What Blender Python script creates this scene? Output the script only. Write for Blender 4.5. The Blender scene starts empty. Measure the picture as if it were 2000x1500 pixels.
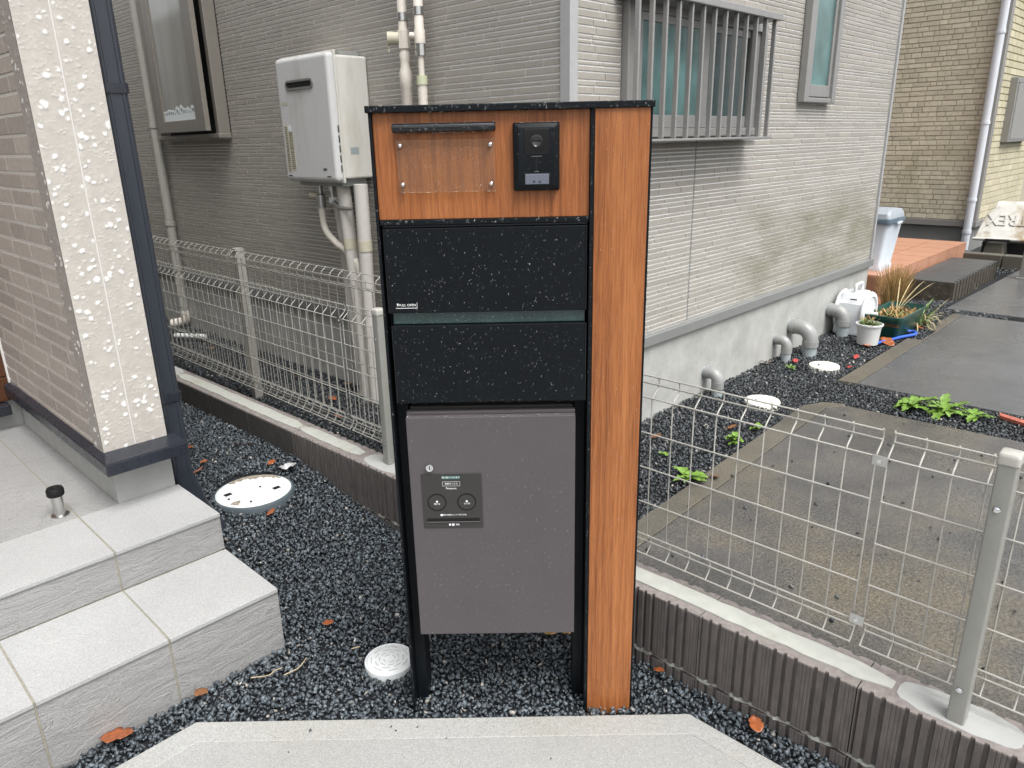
import bpy, bmesh, math, random
import numpy as np
from mathutils import Vector, Matrix, Euler

R = math.radians
sc = bpy.context.scene
col = sc.collection

# ------------------------------------------------------------------ camera
EYE = Vector((0, 0, 1.44))
YAW, PITCH, ROLL = R(44.3), 0.31935, -0.0217
DRv = Vector((math.sin(YAW), math.cos(YAW)))           # world +X seen from the camera's own heading
fwd = Vector((math.cos(YAW) * math.cos(PITCH), math.sin(YAW) * math.cos(PITCH), -math.sin(PITCH)))
rt0 = Vector((math.sin(YAW), -math.cos(YAW), 0))
up0 = rt0.cross(fwd)
rt = rt0 * math.cos(ROLL) + up0 * math.sin(ROLL)
up = rt.cross(fwd)
cd = bpy.data.cameras.new('camera')
cd.sensor_width = 36
cd.lens = 1438.16 / 2000 * 36
cd.clip_start, cd.clip_end = 0.02, 400
cam = bpy.data.objects.new('camera', cd)
col.objects.link(cam)
cam.matrix_world = Matrix(((rt.x, up.x, -fwd.x, EYE.x), (rt.y, up.y, -fwd.y, EYE.y), (rt.z, up.z, -fwd.z, EYE.z), (0, 0, 0, 1)))
sc.camera = cam

# ------------------------------------------------------------------ sky, sun, exposure
SUN_EL, SUN_AZ = R(61), R(260)      # azimuth of the sun's position, measured from +X towards +Y
w = bpy.data.worlds.new('World')
sc.world = w
w.use_nodes = True
nt = w.node_tree
sky = nt.nodes.new('ShaderNodeTexSky')
sky.sky_type = 'NISHITA'
sky.sun_disc = False
sky.sun_elevation = SUN_EL
sky.sun_rotation = R(90) - SUN_AZ
sky.air_density, sky.dust_density, sky.ozone_density = 1.0, 4.0, 1.0
hsv = nt.nodes.new('ShaderNodeHueSaturation')
hsv.inputs['Saturation'].default_value = 0.14          # a closed, rainy cloud cover
nt.links.new(sky.outputs[0], hsv.inputs['Color'])
bg = nt.nodes['Background']
bg.inputs[1].default_value = 0.11
nt.links.new(hsv.outputs[0], bg.inputs[0])
sd = bpy.data.lights.new('sun', 'SUN')
sd.energy = 1.3
sd.angle = R(35)
sd.color = (1, 0.99, 0.975)
sun = bpy.data.objects.new('sun', sd)
col.objects.link(sun)
sv = Vector((math.cos(SUN_AZ) * math.cos(SUN_EL), math.sin(SUN_AZ) * math.cos(SUN_EL), math.sin(SUN_EL)))
sun.rotation_euler = sv.to_track_quat('Z', 'Y').to_euler()
sun.location = sv * 20
sc.view_settings.view_transform = 'Standard'
sc.view_settings.look = 'None'
sc.view_settings.gamma = 1
sc.view_settings.use_curve_mapping = False
sc.view_settings.exposure = 1.25
sc.cycles.use_denoising = True
sc.cycles.max_bounces = 5
sc.cycles.adaptive_threshold = 0.015
sc.cycles.transparent_max_bounces = 12
sc.cycles.caustics_reflective = False

rng = np.random.default_rng(7)
random.seed(7)

# ------------------------------------------------------------------ helpers
ORG = {}


def tag(o, label=None, cat=None, group=None, kind=None):
    if label: o['label'] = label
    if cat: o['category'] = cat
    if group: o['group'] = group
    if kind: o['kind'] = kind
    return o


def thing(name, label, cat, loc=(0, 0, 0), rotz=0, group=None, local=False):
    o = bpy.data.objects.new(name, None)
    o.empty_display_size = 0.05
    col.objects.link(o)
    o.location = loc
    o.rotation_euler = (0, 0, rotz)
    ORG[o.name] = Vector((0, 0, 0)) if local else Vector(loc)
    return tag(o, label, cat, group)


def rrect(hx, hy, r, k=4):
    pts = []
    for cx, cy, a in ((hx - r, hy - r, 0), (-hx + r, hy - r, 90), (-hx + r, -hy + r, 180), (hx - r, -hy + r, 270)):
        for i in range(k + 1):
            t = R(a + 90 * i / k)
            pts.append((cx + r * math.cos(t), cy + r * math.sin(t)))
    return pts


class MB:
    def __init__(s):
        s.v, s.f = [], []

    def add(s, vs, fs):
        n = len(s.v)
        s.v += [tuple(p) for p in vs]
        s.f += [tuple(i + n for i in f) for f in fs]
        return s

    def box(s, x0, x1, y0, y1, z0, z1):
        return s.add([(x0, y0, z0), (x1, y0, z0), (x1, y1, z0), (x0, y1, z0), (x0, y0, z1), (x1, y0, z1), (x1, y1, z1), (x0, y1, z1)],
                     [(0, 3, 2, 1), (4, 5, 6, 7), (0, 1, 5, 4), (1, 2, 6, 5), (2, 3, 7, 6), (3, 0, 4, 7)])

    def mbox(s, m, hx, hy, hz):
        vs = [m @ Vector((a * hx, b * hy, c * hz)) for c in (-1, 1) for a, b in ((-1, -1), (1, -1), (1, 1), (-1, 1))]
        return s.add(vs, [(0, 3, 2, 1), (4, 5, 6, 7), (0, 1, 5, 4), (1, 2, 6, 5), (2, 3, 7, 6), (3, 0, 4, 7)])

    def prism(s, pts, z0, z1):
        n = len(pts)
        s.add([(p[0], p[1], z0) for p in pts] + [(p[0], p[1], z1) for p in pts],
              [tuple(reversed(range(n))), tuple(range(n, 2 * n))] + [(i, (i + 1) % n, n + (i + 1) % n, n + i) for i in range(n)])
        return s

    def loft(s, secs, caps=(True, True)):
        """secs: list of lists of 3-d points, all the same length"""
        n = len(secs[0]); b = len(s.v)
        for q in secs: s.v += [tuple(p) for p in q]
        for j in range(len(secs) - 1):
            for i in range(n):
                s.f.append((b + j * n + i, b + j * n + (i + 1) % n, b + (j + 1) * n + (i + 1) % n, b + (j + 1) * n + i))
        if caps[0]: s.f.append(tuple(reversed([b + i for i in range(n)])))
        if caps[1]: s.f.append(tuple(b + (len(secs) - 1) * n + i for i in range(n)))
        return s

    def lathe(s, prof, c=(0, 0), n=32, caps=(True, True)):
        return s.loft([[(c[0] + r * math.cos(2 * math.pi * i / n), c[1] + r * math.sin(2 * math.pi * i / n), z) for i in range(n)] for r, z in prof], caps)

    def tube(s, pts, r, n=8, caps=True):
        pts = [Vector(p) for p in pts]
        rr = r if isinstance(r, (list, tuple)) else [r] * len(pts)
        secs = []; nrm = None
        for i, p in enumerate(pts):
            a = pts[max(0, i - 1)]; b = pts[min(len(pts) - 1, i + 1)]
            t = (b - a).normalized()
            if nrm is None:
                nrm = t.cross(Vector((0, 0, 1)) if abs(t.z) < .9 else Vector((1, 0, 0))).normalized()
            nrm = (nrm - t * nrm.dot(t)).normalized()
            bi = t.cross(nrm)
            secs.append([p + (nrm * math.cos(2 * math.pi * k / n) + bi * math.sin(2 * math.pi * k / n)) * rr[i] for k in range(n)])
        return s.loft(secs, (caps, caps))

    def build(s, name, mat, parent=None, smooth=None, bevel=0, seg=2, attr=None):
        o_ = ORG.get(parent.name, Vector((0, 0, 0))) if parent else Vector((0, 0, 0))
        me = bpy.data.meshes.new(name)
        me.from_pydata([(p[0] - o_.x, p[1] - o_.y, p[2] - o_.z) for p in s.v], [], s.f)
        me.materials.append(mat)
        if attr is not None:
            a = me.attributes.new('tint', 'FLOAT', 'FACE')
            a.data.foreach_set('value', np.full(len(s.f), attr, np.float32) if np.isscalar(attr) else np.asarray(attr, np.float32))
        if smooth is not None:
            me.shade_smooth()
            if smooth < 180: me.set_sharp_from_angle(angle=R(smooth))
        o = bpy.data.objects.new(name, me)
        col.objects.link(o)
        if parent: o.parent = parent
        ORG[o.name] = o_
        if bevel:
            b = o.modifiers.new('bevel', 'BEVEL')
            b.width = bevel; b.segments = seg; b.limit_method = 'ANGLE'; b.angle_limit = R(40)
        return o


def B(*a):
    return MB().box(*a)


def screen(p):
    d = Vector(p) - EYE
    wv = d.dot(fwd)
    if wv < .05: return None
    return 1000 + 1438.16 * d.dot(rt) / wv, 750 - 1438.16 * d.dot(up) / wv, wv


def bez(pts, n=6):
    """smooth polyline through points (Catmull-Rom)"""
    P = [Vector(p) for p in pts]
    P = [P[0] * 2 - P[1]] + P + [P[-1] * 2 - P[-2]]
    out = []
    for i in range(1, len(P) - 2):
        a, b, c, d = P[i - 1:i + 3]
        for k in range(n):
            t = k / n
            out.append(.5 * ((2 * b) + (c - a) * t + (2 * a - 5 * b + 4 * c - d) * t * t + (3 * b - a - 3 * c + d) * t ** 3))
    out.append(P[-2])
    return out


# ------------------------------------------------------------------ materials
def nodes(name):
    m = bpy.data.materials.new(name)
    m.use_nodes = True
    t = m.node_tree
    return m, t, t.nodes['Principled BSDF'], t.links.new


def nn(t, kind, **kw):
    n = t.nodes.new(kind)
    for k, v in kw.items():
        if hasattr(n, k): setattr(n, k, v)
        else: n.inputs[k.replace('_', ' ')].default_value = v
    return n


def pos(t, stretch=(1, 1, 1), coord='pos'):
    if coord == 'pos': src = t.nodes.new('ShaderNodeNewGeometry').outputs['Position']
    else: src = t.nodes.new('ShaderNodeTexCoord').outputs['Object']
    mp = t.nodes.new('ShaderNodeMapping')
    mp.inputs['Scale'].default_value = stretch
    t.links.new(src, mp.inputs[0])
    return mp.outputs[0]


def noise(t, vec, scale, detail=4, rough=.55):
    n = t.nodes.new('ShaderNodeTexNoise')
    n.inputs['Scale'].default_value = scale
    n.inputs['Detail'].default_value = detail
    n.inputs['Roughness'].default_value = rough
    t.links.new(vec, n.inputs['Vector'])
    return n.outputs[0]


def ramp(t, fac, stops):
    r = t.nodes.new('ShaderNodeValToRGB')
    e = r.color_ramp.elements
    while len(e) < len(stops): e.new(.5)
    for k, (p, c) in enumerate(stops):
        e[k].position = p
        e[k].color = (c if len(c) == 4 else (*c, 1)) if hasattr(c, '__len__') else (c, c, c, 1)
    t.links.new(fac, r.inputs[0])
    return r.outputs[0]


def mix(t, fac, a, b, mode='MIX'):
    m = t.nodes.new('ShaderNodeMix')
    m.data_type = 'RGBA'
    m.blend_type = mode
    if isinstance(fac, (int, float)): m.inputs[0].default_value = fac
    else: t.links.new(fac, m.inputs[0])
    for sock, v in ((m.inputs[6], a), (m.inputs[7], b)):
        if hasattr(v, '__len__'): sock.default_value = (*v[:3], 1)
        else: t.links.new(v, sock)
    return m.outputs[2]


def bump(t, p, height, strength, dist=.002, prev=None):
    b = t.nodes.new('ShaderNodeBump')
    b.inputs['Strength'].default_value = strength
    b.inputs['Distance'].default_value = dist
    t.links.new(height, b.inputs['Height'])
    if prev: t.links.new(prev, b.inputs['Normal'])
    t.links.new(b.outputs[0], p.inputs['Normal'])
    return b.outputs[0]


def M(name, c, rough=.55, spec=.5, metal=0, var=0., vs=12, bmp=0., bs=250, bd=.002, stretch=(1, 1, 1), coat=0, dirt=None, dirt_s=6, dirt_t=(.55, .75), rv=0, tint=0, coord='pos'):
    m, t, p, L = nodes(name)
    p.inputs['Roughness'].default_value = rough
    p.inputs['Specular IOR Level'].default_value = spec
    p.inputs['Metallic'].default_value = metal
    p.inputs['Coat Weight'].default_value = coat
    p.inputs['Coat Roughness'].default_value = .08
    p.inputs['Base Color'].default_value = (*c, 1)
    v = pos(t, stretch, coord) if (var or bmp or dirt or rv) else None
    out = None
    if var:
        out = ramp(t, noise(t, v, vs, 5, .6), [(.25, [x * (1 - var) for x in c]), (.75, [min(1, x * (1 + var)) for x in c])])
    if tint:
        at = nn(t, 'ShaderNodeAttribute', attribute_name='tint')
        g = ramp(t, at.outputs['Fac'], [(0, 1 - tint), (1, 1 + tint)])
        out = mix(t, 1., out if out else c, g, 'MULTIPLY')
    if dirt:
        d = ramp(t, noise(t, v, dirt_s, 6, .65), [(dirt_t[0], 0), (dirt_t[1], 1)])
        out = mix(t, d, out if out else c, dirt)
    if out: L(out, p.inputs['Base Color'])
    if rv:
        rr_ = ramp(t, noise(t, v, vs * 1.7, 4), [(.3, max(.03, rough - rv)), (.7, min(1, rough + rv))])
        L(rr_, p.inputs['Roughness'])
    if bmp: bump(t, p, noise(t, v, bs, 3, .6), bmp, bd)
    return m


def wood_mat(name, dark, mid, light, gs=1.0):
    m, t, p, L = nodes(name)
    v = pos(t, (95 * gs, 95 * gs, 1.6), 'obj')
    v2 = pos(t, (340 * gs, 340 * gs, 14), 'obj')
    v3 = pos(t, (16, 16, .5), 'obj')
    a = noise(t, v, 1, 4, .6)
    b = noise(t, v2, 1, 3, .6)
    c = noise(t, v3, 1, 2, .5)
    k1 = ramp(t, a, [(.34, dark), (.5, mid), (.66, light)])
    k2 = mix(t, .42, k1, ramp(t, b, [(.40, dark), (.58, light)]))
    k3 = mix(t, .30, k2, ramp(t, c, [(.35, dark), (.65, light)]))
    L(k3, p.inputs['Base Color'])
    p.inputs['Roughness'].default_value = .38
    p.inputs['Specular IOR Level'].default_value = .4
    bump(t, p, b, .08, .0006)
    return m


def clear_mat(name, c=(1, 1, 1), base=.04, edge=.6, rough=.02, whiteness=0.):
    """clear skin: light goes straight through, a sheen grows towards the rim, haze is the share of plain white mixed in"""
    m = bpy.data.materials.new(name)
    m.use_nodes = True
    t = m.node_tree
    t.nodes.clear()
    L = t.links.new
    o = t.nodes.new('ShaderNodeOutputMaterial')
    tr = t.nodes.new('ShaderNodeBsdfTransparent'); tr.inputs[0].default_value = (*c, 1)
    gl = t.nodes.new('ShaderNodeBsdfGlossy'); gl.inputs['Roughness'].default_value = rough
    lw = t.nodes.new('ShaderNodeLayerWeight'); lw.inputs[0].default_value = .5
    pw_ = t.nodes.new('ShaderNodeMath'); pw_.operation = 'POWER'; pw_.inputs[1].default_value = 3
    L(lw.outputs['Facing'], pw_.inputs[0])
    ma = t.nodes.new('ShaderNodeMath'); ma.operation = 'MULTIPLY_ADD'; ma.inputs[1].default_value = edge; ma.inputs[2].default_value = base
    L(pw_.outputs[0], ma.inputs[0])
    first = tr.outputs[0]
    if whiteness:
        df = t.nodes.new('ShaderNodeBsdfDiffuse'); df.inputs[0].default_value = (.9, .9, .9, 1)
        m0 = t.nodes.new('ShaderNodeMixShader'); m0.inputs[0].default_value = whiteness
        L(tr.outputs[0], m0.inputs[1]); L(df.outputs[0], m0.inputs[2]); first = m0.outputs[0]
    mx = t.nodes.new('ShaderNodeMixShader')
    L(ma.outputs[0], mx.inputs[0]); L(first, mx.inputs[1]); L(gl.outputs[0], mx.inputs[2])
    L(mx.outputs[0], o.inputs[0])
    return m


def gravel_mat(name, lo, hi, rough):
    m, t, p, L = nodes(name)
    at = nn(t, 'ShaderNodeAttribute', attribute_name='tint')
    c = ramp(t, at.outputs['Fac'], [(0, lo), (.8, hi), (.965, [x * 1.5 for x in hi]), (.991, (.26, .24, .21)), (1, (.5, .48, .45))])
    v = pos(t)
    L(mix(t, .5, c, ramp(t, noise(t, v, 320, 3), [(.3, .35), (.7, 1.3)]), 'MULTIPLY'), p.inputs['Base Color'])
    L(ramp(t, noise(t, v, 60, 3), [(.3, rough - .13), (.7, rough + .15)]), p.inputs['Roughness'])
    p.inputs['Specular IOR Level'].default_value = .42
    bump(t, p, noise(t, v, 500, 3), .25, .001)
    return m


WATER = clear_mat('rain_water', (1, 1, 1), .04, .5, .05, .034)  # faint white mixed into the drops paints glints of refracted sky
BLACK = M('black_painted_metal', (.0042, .0058, .0076), .46, .16, var=.15, vs=30, bmp=.06, bs=900, bd=.0005)
BLACKGLOSS = M('black_glossy_metal', (.006, .007, .009), .22, .45)
GREYMETAL = M('taupe_grey_metal', (.080, .071, .0755), .5, .3, var=.05, vs=9, bmp=.06, bs=1200, bd=.0004)
PANELGREY = M('dark_grey_plastic', (.036, .035, .034), .5, .3)
TEAK = wood_mat('teak_laminate', (.15, .043, .012), (.275, .090, .026), (.39, .145, .048))
TEAK2 = wood_mat('teak_column', (.14, .040, .010), (.27, .090, .026), (.39, .150, .050), 1.15)
ACRYLIC = clear_mat('clear_acrylic', (.96, .93, .83), .035, .4, .02, .02)
FROST = M('frosted_teal_glass', (.03, .062, .062), .22, .4, var=.25, vs=18, coat=.3)
CHROME = M('chrome', (.75, .76, .78), .12, .5, 1)
STEEL = M('brushed_steel', (.55, .55, .54), .28, .5, 1, var=.1, vs=60, stretch=(1, 1, .1))
WHITEINK = M('white_print', (.75, .75, .75), .6)
GREENINK = M('green_print_strip', (.015, .10, .085), .4)
SILVERTAG = M('silver_tag', (.13, .14, .175), .45, .5, .3, var=.3, vs=900)
LENSBLACK = M('dark_lens_glass', (.008, .008, .009), .1, .5, coat=.3)

SIDING = M('grey_siding_tile', (.33, .308, .274), .72, .3, var=.14, vs=140, bmp=.45, bs=420, bd=.0012, tint=.07, dirt=(.21, .205, .16), dirt_s=1.3, dirt_t=(.58, .95))
def add_stain(m):
    t = m.node_tree; p = t.nodes['Principled BSDF']; L = t.links.new
    src = p.inputs['Base Color'].links[0].from_socket
    g = t.nodes.new('ShaderNodeNewGeometry'); sx = t.nodes.new('ShaderNodeSeparateXYZ'); L(g.outputs['Position'], sx.inputs[0])
    def rng_(sock, a, b):
        r_ = t.nodes.new('ShaderNodeMapRange'); r_.inputs[1].default_value = a; r_.inputs[2].default_value = b; L(sock, r_.inputs[0]); return r_.outputs[0]
    def mul(a, b):
        q = t.nodes.new('ShaderNodeMath'); q.operation = 'MULTIPLY'; L(a, q.inputs[0]); L(b, q.inputs[1]); return q.outputs[0]
    k = mul(rng_(sx.outputs[0], 3.35, 3.75), rng_(sx.outputs[2], 1.16, .98))
    k = mul(k, rng_(sx.outputs[1], 1.95, 1.85))
    k = mul(k, ramp(t, noise(t, pos(t, (.8, 1, 2.2)), 2.6, 5, .6), [(.36, .0), (.62, .62)]))
    L(mix(t, k, src, (.175, .168, .105)), p.inputs['Base Color'])


add_stain(SIDING)
GROUT = M('pale_joint', (.74, .735, .72), .8, .3, var=.08, vs=30)
add_stain(GROUT)
FOUND = M('rendered_foundation', (.40, .40, .38), .8, .25, var=.16, vs=9, bmp=.3, bs=160, bd=.002, dirt=(.24, .24, .215), dirt_s=2.6, dirt_t=(.5, .85))
FLASHING = M('grey_flashing', (.24, .245, .24), .42, .5, .2, var=.06, vs=8)
TRIM = M('light_grey_trim', (.40, .40, .40), .45, .5, .15, var=.05, vs=40)
ALU = M('beige_grey_aluminium', (.29, .285, .275), .38, .5, .3, var=.07, vs=25)
ALUTAUPE = M('taupe_aluminium', (.225, .207, .182), .42, .5, .2, var=.06, vs=20)


def obscured(name, c, rough):
    m, t, p, L = nodes(name)
    v = pos(t)
    L(ramp(t, noise(t, v, 5, 3), [(.3, [x * .5 for x in c]), (.7, [x * 1.45 for x in c])]), p.inputs['Base Color'])
    p.inputs['Roughness'].default_value = rough
    p.inputs['Coat Weight'].default_value = .5
    p.inputs['Coat Roughness'].default_value = .12
    bump(t, p, noise(t, v, 170, 3), .35, .002)
    return m


TEALGLASS = obscured('pebbled_teal_glass', (.075, .16, .155), .3)
DARKTEAL = obscured('screened_dark_glass', (.025, .048, .048), .4)
DARKGLASS = M('dark_window_glass', (.29, .285, .26), .1, .5, var=.5, vs=2.2, stretch=(1, 1, .15))
LACE = M('white_lace_film', (.7, .75, .76), .7)

HEATER = M('off_white_enamel', (.60, .59, .55), .4, .45, var=.05, vs=6, dirt=(.40, .37, .30), dirt_s=5, dirt_t=(.52, .8), stretch=(1, 1, .22))
HEATFRONT = M('pale_grey_enamel', (.56, .56, .555), .36, .45, var=.04, vs=5, dirt=(.42, .40, .36), dirt_s=6, dirt_t=(.55, .8), stretch=(1, 1, .25))
PIPEWRAP = M('white_pipe_wrap', (.52, .495, .46), .7, .3, var=.06, vs=25, bmp=.3, bs=90, bd=.002)
PIPEIVORY = M('ivory_pvc', (.66, .61, .54), .4, .5, var=.05, vs=30)
PIPEGREY = M('beige_drain_pvc', (.34, .33, .30), .42, .5, var=.05, vs=30)
DRAINGREY = M('grey_drain_pvc', (.27, .275, .265), .35, .5, var=.12, vs=14, rv=.1)
DRAINPALE = M('pale_drain_pvc', (.33, .37, .38), .4, .5, var=.14, vs=20)
STICKER = M('aged_label_paper', (.47, .44, .34), .6)
STICKINK = M('label_ink', (.18, .17, .14), .7)
FOAM = M('silver_flex_hose', (.45, .45, .44), .35, .5, .8)

BLOCKBROWN = M('brown_ribbed_block', (.104, .092, .087), .72, .35, var=.28, vs=55, bmp=.6, bs=420, bd=.0015, stretch=(1, 1, .35))
BLOCKTOP = M('block_top_broken_edge', (.225, .20, .188), .85, .2, var=.25, vs=60, bmp=.6, bs=260, bd=.002)
BLOCKPLAIN = M('plain_brown_block', (.078, .073, .068), .7, .35, var=.25, vs=35, bmp=.4, bs=500, bd=.001)
MORTAR = M('pale_mortar', (.40, .405, .37), .75, .3, var=.1, vs=25, bmp=.25, bs=180, bd=.0015, dirt=(.33, .33, .26), dirt_s=5)
FENCE = M('grey_fence_paint', (.39, .38, .345), .38, .5, var=.06, vs=40)
FENCEDULL = M('dull_fence_paint', (.30, .29, .262), .45, .45, var=.08, vs=40)
POSTPAINT = M('grey_fence_post_paint', (.26, .26, .238), .36, .5, var=.06, vs=20)

GRAVEL = gravel_mat('wet_dark_gravel', (.027, .034, .041), (.105, .124, .138), .46)
GRAVELFAR = gravel_mat('damp_dark_gravel', (.017, .020, .022), (.078, .086, .092), .48)
SOILDARK = M('dark_gravel_bed', (.018, .02, .023), .7, .3, var=.4, vs=90, bmp=.8, bs=140, bd=.006)


def concrete(name, c, blotch, var, bs, rough=.7, wet=.0, speck=.06, fine=.22):
    m, t, p, L = nodes(name)
    v = pos(t)
    a = ramp(t, noise(t, v, 3.2, 6, .62), [(.3, [x * (1 - var) for x in c]), (.7, [x * (1 + var) for x in c])])
    b = mix(t, ramp(t, noise(t, v, 1.6, 5, .7), [(.44, 0), (.66, .8)]), a, blotch)
    g = ramp(t, noise(t, v, 330, 2, .6), [(.32, 1 - fine), (.68, 1 + fine)])
    g2 = ramp(t, noise(t, v, 120, 3, .7), [(.34, 1 - speck), (.66, 1 + speck)])
    L(mix(t, 1, mix(t, 1, b, g, 'MULTIPLY'), g2, 'MULTIPLY'), p.inputs['Base Color'])
    L(ramp(t, noise(t, v, 2.2, 4), [(.35, rough - wet), (.65, rough + .08)]), p.inputs['Roughness'])
    bump(t, p, noise(t, v, bs, 3, .65), .5, .0022)
    return m


PAD = concrete('broomed_pad_concrete', (.315, .315, .303), (.265, .262, .245), .09, 260, .75)
PADEDGE = concrete('troweled_pad_margin', (.335, .335, .322), (.285, .275, .245), .09, 120, .62)
SLAB = concrete('damp_exposed_slab', (.082, .079, .075), (.122, .102, .068), .30, 300, .37, .2, .42, .38)
SLABFAR = concrete('damp_grey_slab', (.100, .101, .103), (.078, .078, .078), .2, 300, .36, .2, .34, .38)
SLABEDGE = concrete('mossy_slab_margin', (.098, .089, .071), (.125, .106, .072), .28, 240, .58, .1, .38)


def tile_mat(name, c, relief=.55):
    m, t, p, L = nodes(name)
    v = pos(t)
    a = ramp(t, noise(t, v, 260, 3, .7), [(.28, [x * .74 for x in c]), (.72, [x * 1.2 for x in c])])
    b = mix(t, .55, a, ramp(t, noise(t, v, 2.6, 4), [(.3, .84), (.7, 1.1)]), 'MULTIPLY')
    st = mix(t, ramp(t, noise(t, v, 5, 5, .7), [(.64, 0), (.85, .32)]), b, (.30, .27, .20))
    L(st, p.inputs['Base Color'])
    p.inputs['Roughness'].default_value = .62
    v2 = pos(t, (6.0, 6.0, 22.0))
    n_ = t.nodes.new('ShaderNodeTexNoise'); n_.inputs['Scale'].default_value = 1.0; n_.inputs['Detail'].default_value = 5; n_.inputs['Roughness'].default_value = .62; n_.inputs['Distortion'].default_value = .9
    L(v2, n_.inputs['Vector'])
    e = ramp(t, n_.outputs[0], [(.36, .25), (.43, .0), (.445, .6), (.5, .5), (.56, .2), (.57, .8), (.66, .6)])
    n1 = bump(t, p, e, relief, .006)
    bump(t, p, noise(t, v, 420, 3), .35, .0012, n1)
    return m


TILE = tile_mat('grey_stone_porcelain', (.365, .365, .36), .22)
TILESHADE = tile_mat('shaded_stone_porcelain', (.285, .282, .276))  # same tile as the treads; shade on risers and porch darkens its colour
TILEGROUT = M('porch_grout', (.27, .255, .205), .85, .2, var=.2, vs=60)
NOSE = M('tile_edge_strip', (.17, .17, .17), .6)
COLBRICK = M('taupe_facade_brick', (.335, .30, .268), .7, .3, var=.16, vs=55, bmp=.5, bs=260, bd=.0016, tint=.12)
COLGROUT = M('white_facade_joint', (.66, .64, .61), .8, .3)
NAVYMETAL = M('dark_navy_metal', (.019, .022, .030), .3, .5, var=.2, vs=18, rv=.08)
NAVYPIPE = M('dark_navy_downspout', (.028, .033, .043), .34, .5, var=.2, vs=10, stretch=(1, 1, .15))
PLASTER = M('grey_render', (.37, .375, .36), .8, .25, var=.1, vs=14, bmp=.4, bs=220, bd=.0015)
CLADWOOD = wood_mat('brown_wood_cladding', (.06, .022, .010), (.095, .036, .016), (.13, .055, .025))
PLAINWALL = M('plain_house_render', (.36, .34, .31), .8, .25, var=.06, vs=4)


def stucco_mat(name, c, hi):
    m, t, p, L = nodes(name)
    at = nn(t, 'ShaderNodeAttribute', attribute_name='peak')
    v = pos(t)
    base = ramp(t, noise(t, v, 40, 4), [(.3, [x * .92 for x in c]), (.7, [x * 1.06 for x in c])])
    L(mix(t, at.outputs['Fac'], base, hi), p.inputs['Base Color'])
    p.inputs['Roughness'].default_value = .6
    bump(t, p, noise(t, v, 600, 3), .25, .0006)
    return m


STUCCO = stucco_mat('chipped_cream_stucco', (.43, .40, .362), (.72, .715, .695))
STUCCOSIDE = stucco_mat('chipped_side_stucco', (.29, .265, .242), (.64, .62, .59))  # same stucco in a darker tone for the side strip

COVERWHITE = M('white_cover_plastic', (.70, .72, .72), .5, .4, var=.06, vs=20, dirt=(.33, .29, .22), dirt_s=9, dirt_t=(.6, .78))
COVERCREAM = M('cream_cover_plastic', (.66, .645, .58), .55, .4, var=.1, vs=25)
COVERRIM = M('blue_grey_cover_rim', (.085, .108, .12), .4, .5)
DIRT = M('dried_mud', (.27, .235, .185), .9, .2, var=.3, vs=60, bmp=.6, bs=160, bd=.003)
MOSSLINE = M('cover_relief_dirt', (.40, .385, .35), .8)
RUBBERVOID = M('black_rubber_and_void', (.008, .008, .0085), .5, .25)  # black rubber; also paints the dark of slots, vents and holes

LEAFO = M('wet_orange_leaf', (.27, .075, .022), .4, .5, var=.4, vs=90, coat=.2)
LEAFB = M('wet_brown_leaf', (.20, .085, .035), .45, .5, var=.4, vs=90)
LEAFY = M('yellow_brown_leaf', (.36, .20, .045), .45, .5, var=.35, vs=90)
LEAFR = M('pink_red_leaf', (.42, .06, .055), .4, .5, var=.3, vs=90)
TWIG = M('pale_dry_twig', (.42, .34, .22), .7)


def leaf_green(name, c):
    m, t, p, L = nodes(name)
    v = pos(t)
    L(ramp(t, noise(t, v, 60, 3), [(.3, [x * .6 for x in c]), (.7, [x * 1.25 for x in c])]), p.inputs['Base Color'])
    p.inputs['Roughness'].default_value = .45
    p.inputs['Subsurface Weight'].default_value = 0
    return m


WEED = leaf_green('bright_weed_leaf', (.15, .27, .04))
WEEDDARK = leaf_green('grass_leaf', (.12, .20, .045))
STRAW = M('dry_straw', (.36, .235, .10), .8, .2, var=.35, vs=50)
STRAWPALE = M('pale_straw', (.45, .38, .22), .8, .2, var=.3, vs=50)
SOIL = M('potting_soil', (.075, .05, .03), .9, .2, var=.5, vs=80, bmp=.9, bs=90, bd=.008)
GREENPOT = M('dark_green_plastic', (.012, .062, .048), .3, .5, var=.12, vs=20)
WHITEPOT = M('white_pot_plastic', (.66, .67, .65), .42, .5, var=.06, vs=30)
REELWHITE = M('white_reel_plastic', (.68, .70, .72), .38, .5, var=.04, vs=10)
HOSEBLUE = M('blue_hose_rubber', (.035, .115, .52), .35)
TERRA = M('terracotta_tile', (.45, .23, .145), .36, .45, var=.08, vs=14)
TERRADARK = M('terracotta_riser', (.36, .165, .10), .45, .5, var=.14, vs=18)
TERRAGROUT = M('terracotta_joint', (.17, .10, .07), .8)
BINBODY = M('pale_grey_bin', (.55, .60, .65), .42, .5, var=.05, vs=12)
BINLID = M('slate_bin_lid', (.11, .15, .185), .42, .5, var=.15, vs=20)
BINTOP = M('grey_bin_top', (.30, .33, .36), .4, .5, var=.12, vs=20)
STEPBLOCK = M('mossy_step_block', (.062, .055, .042), .8, .3, var=.5, vs=22, bmp=.5, bs=150, bd=.003, dirt=(.28, .30, .24), dirt_s=26, dirt_t=(.60, .72))
STEPTOP = concrete('dark_wet_step', (.062, .062, .062), (.045, .045, .045), .2, 260, .5, .15)
BEIGE = M('beige_relief_block', (.55, .51, .40), .75, .3, var=.14, vs=22, bmp=.7, bs=75, bd=.005, tint=.12, dirt=(.26, .24, .10), dirt_s=1.4, dirt_t=(.55, .9))
BEIGEJOINT = M('beige_joint', (.42, .385, .295), .85, .2)
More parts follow.
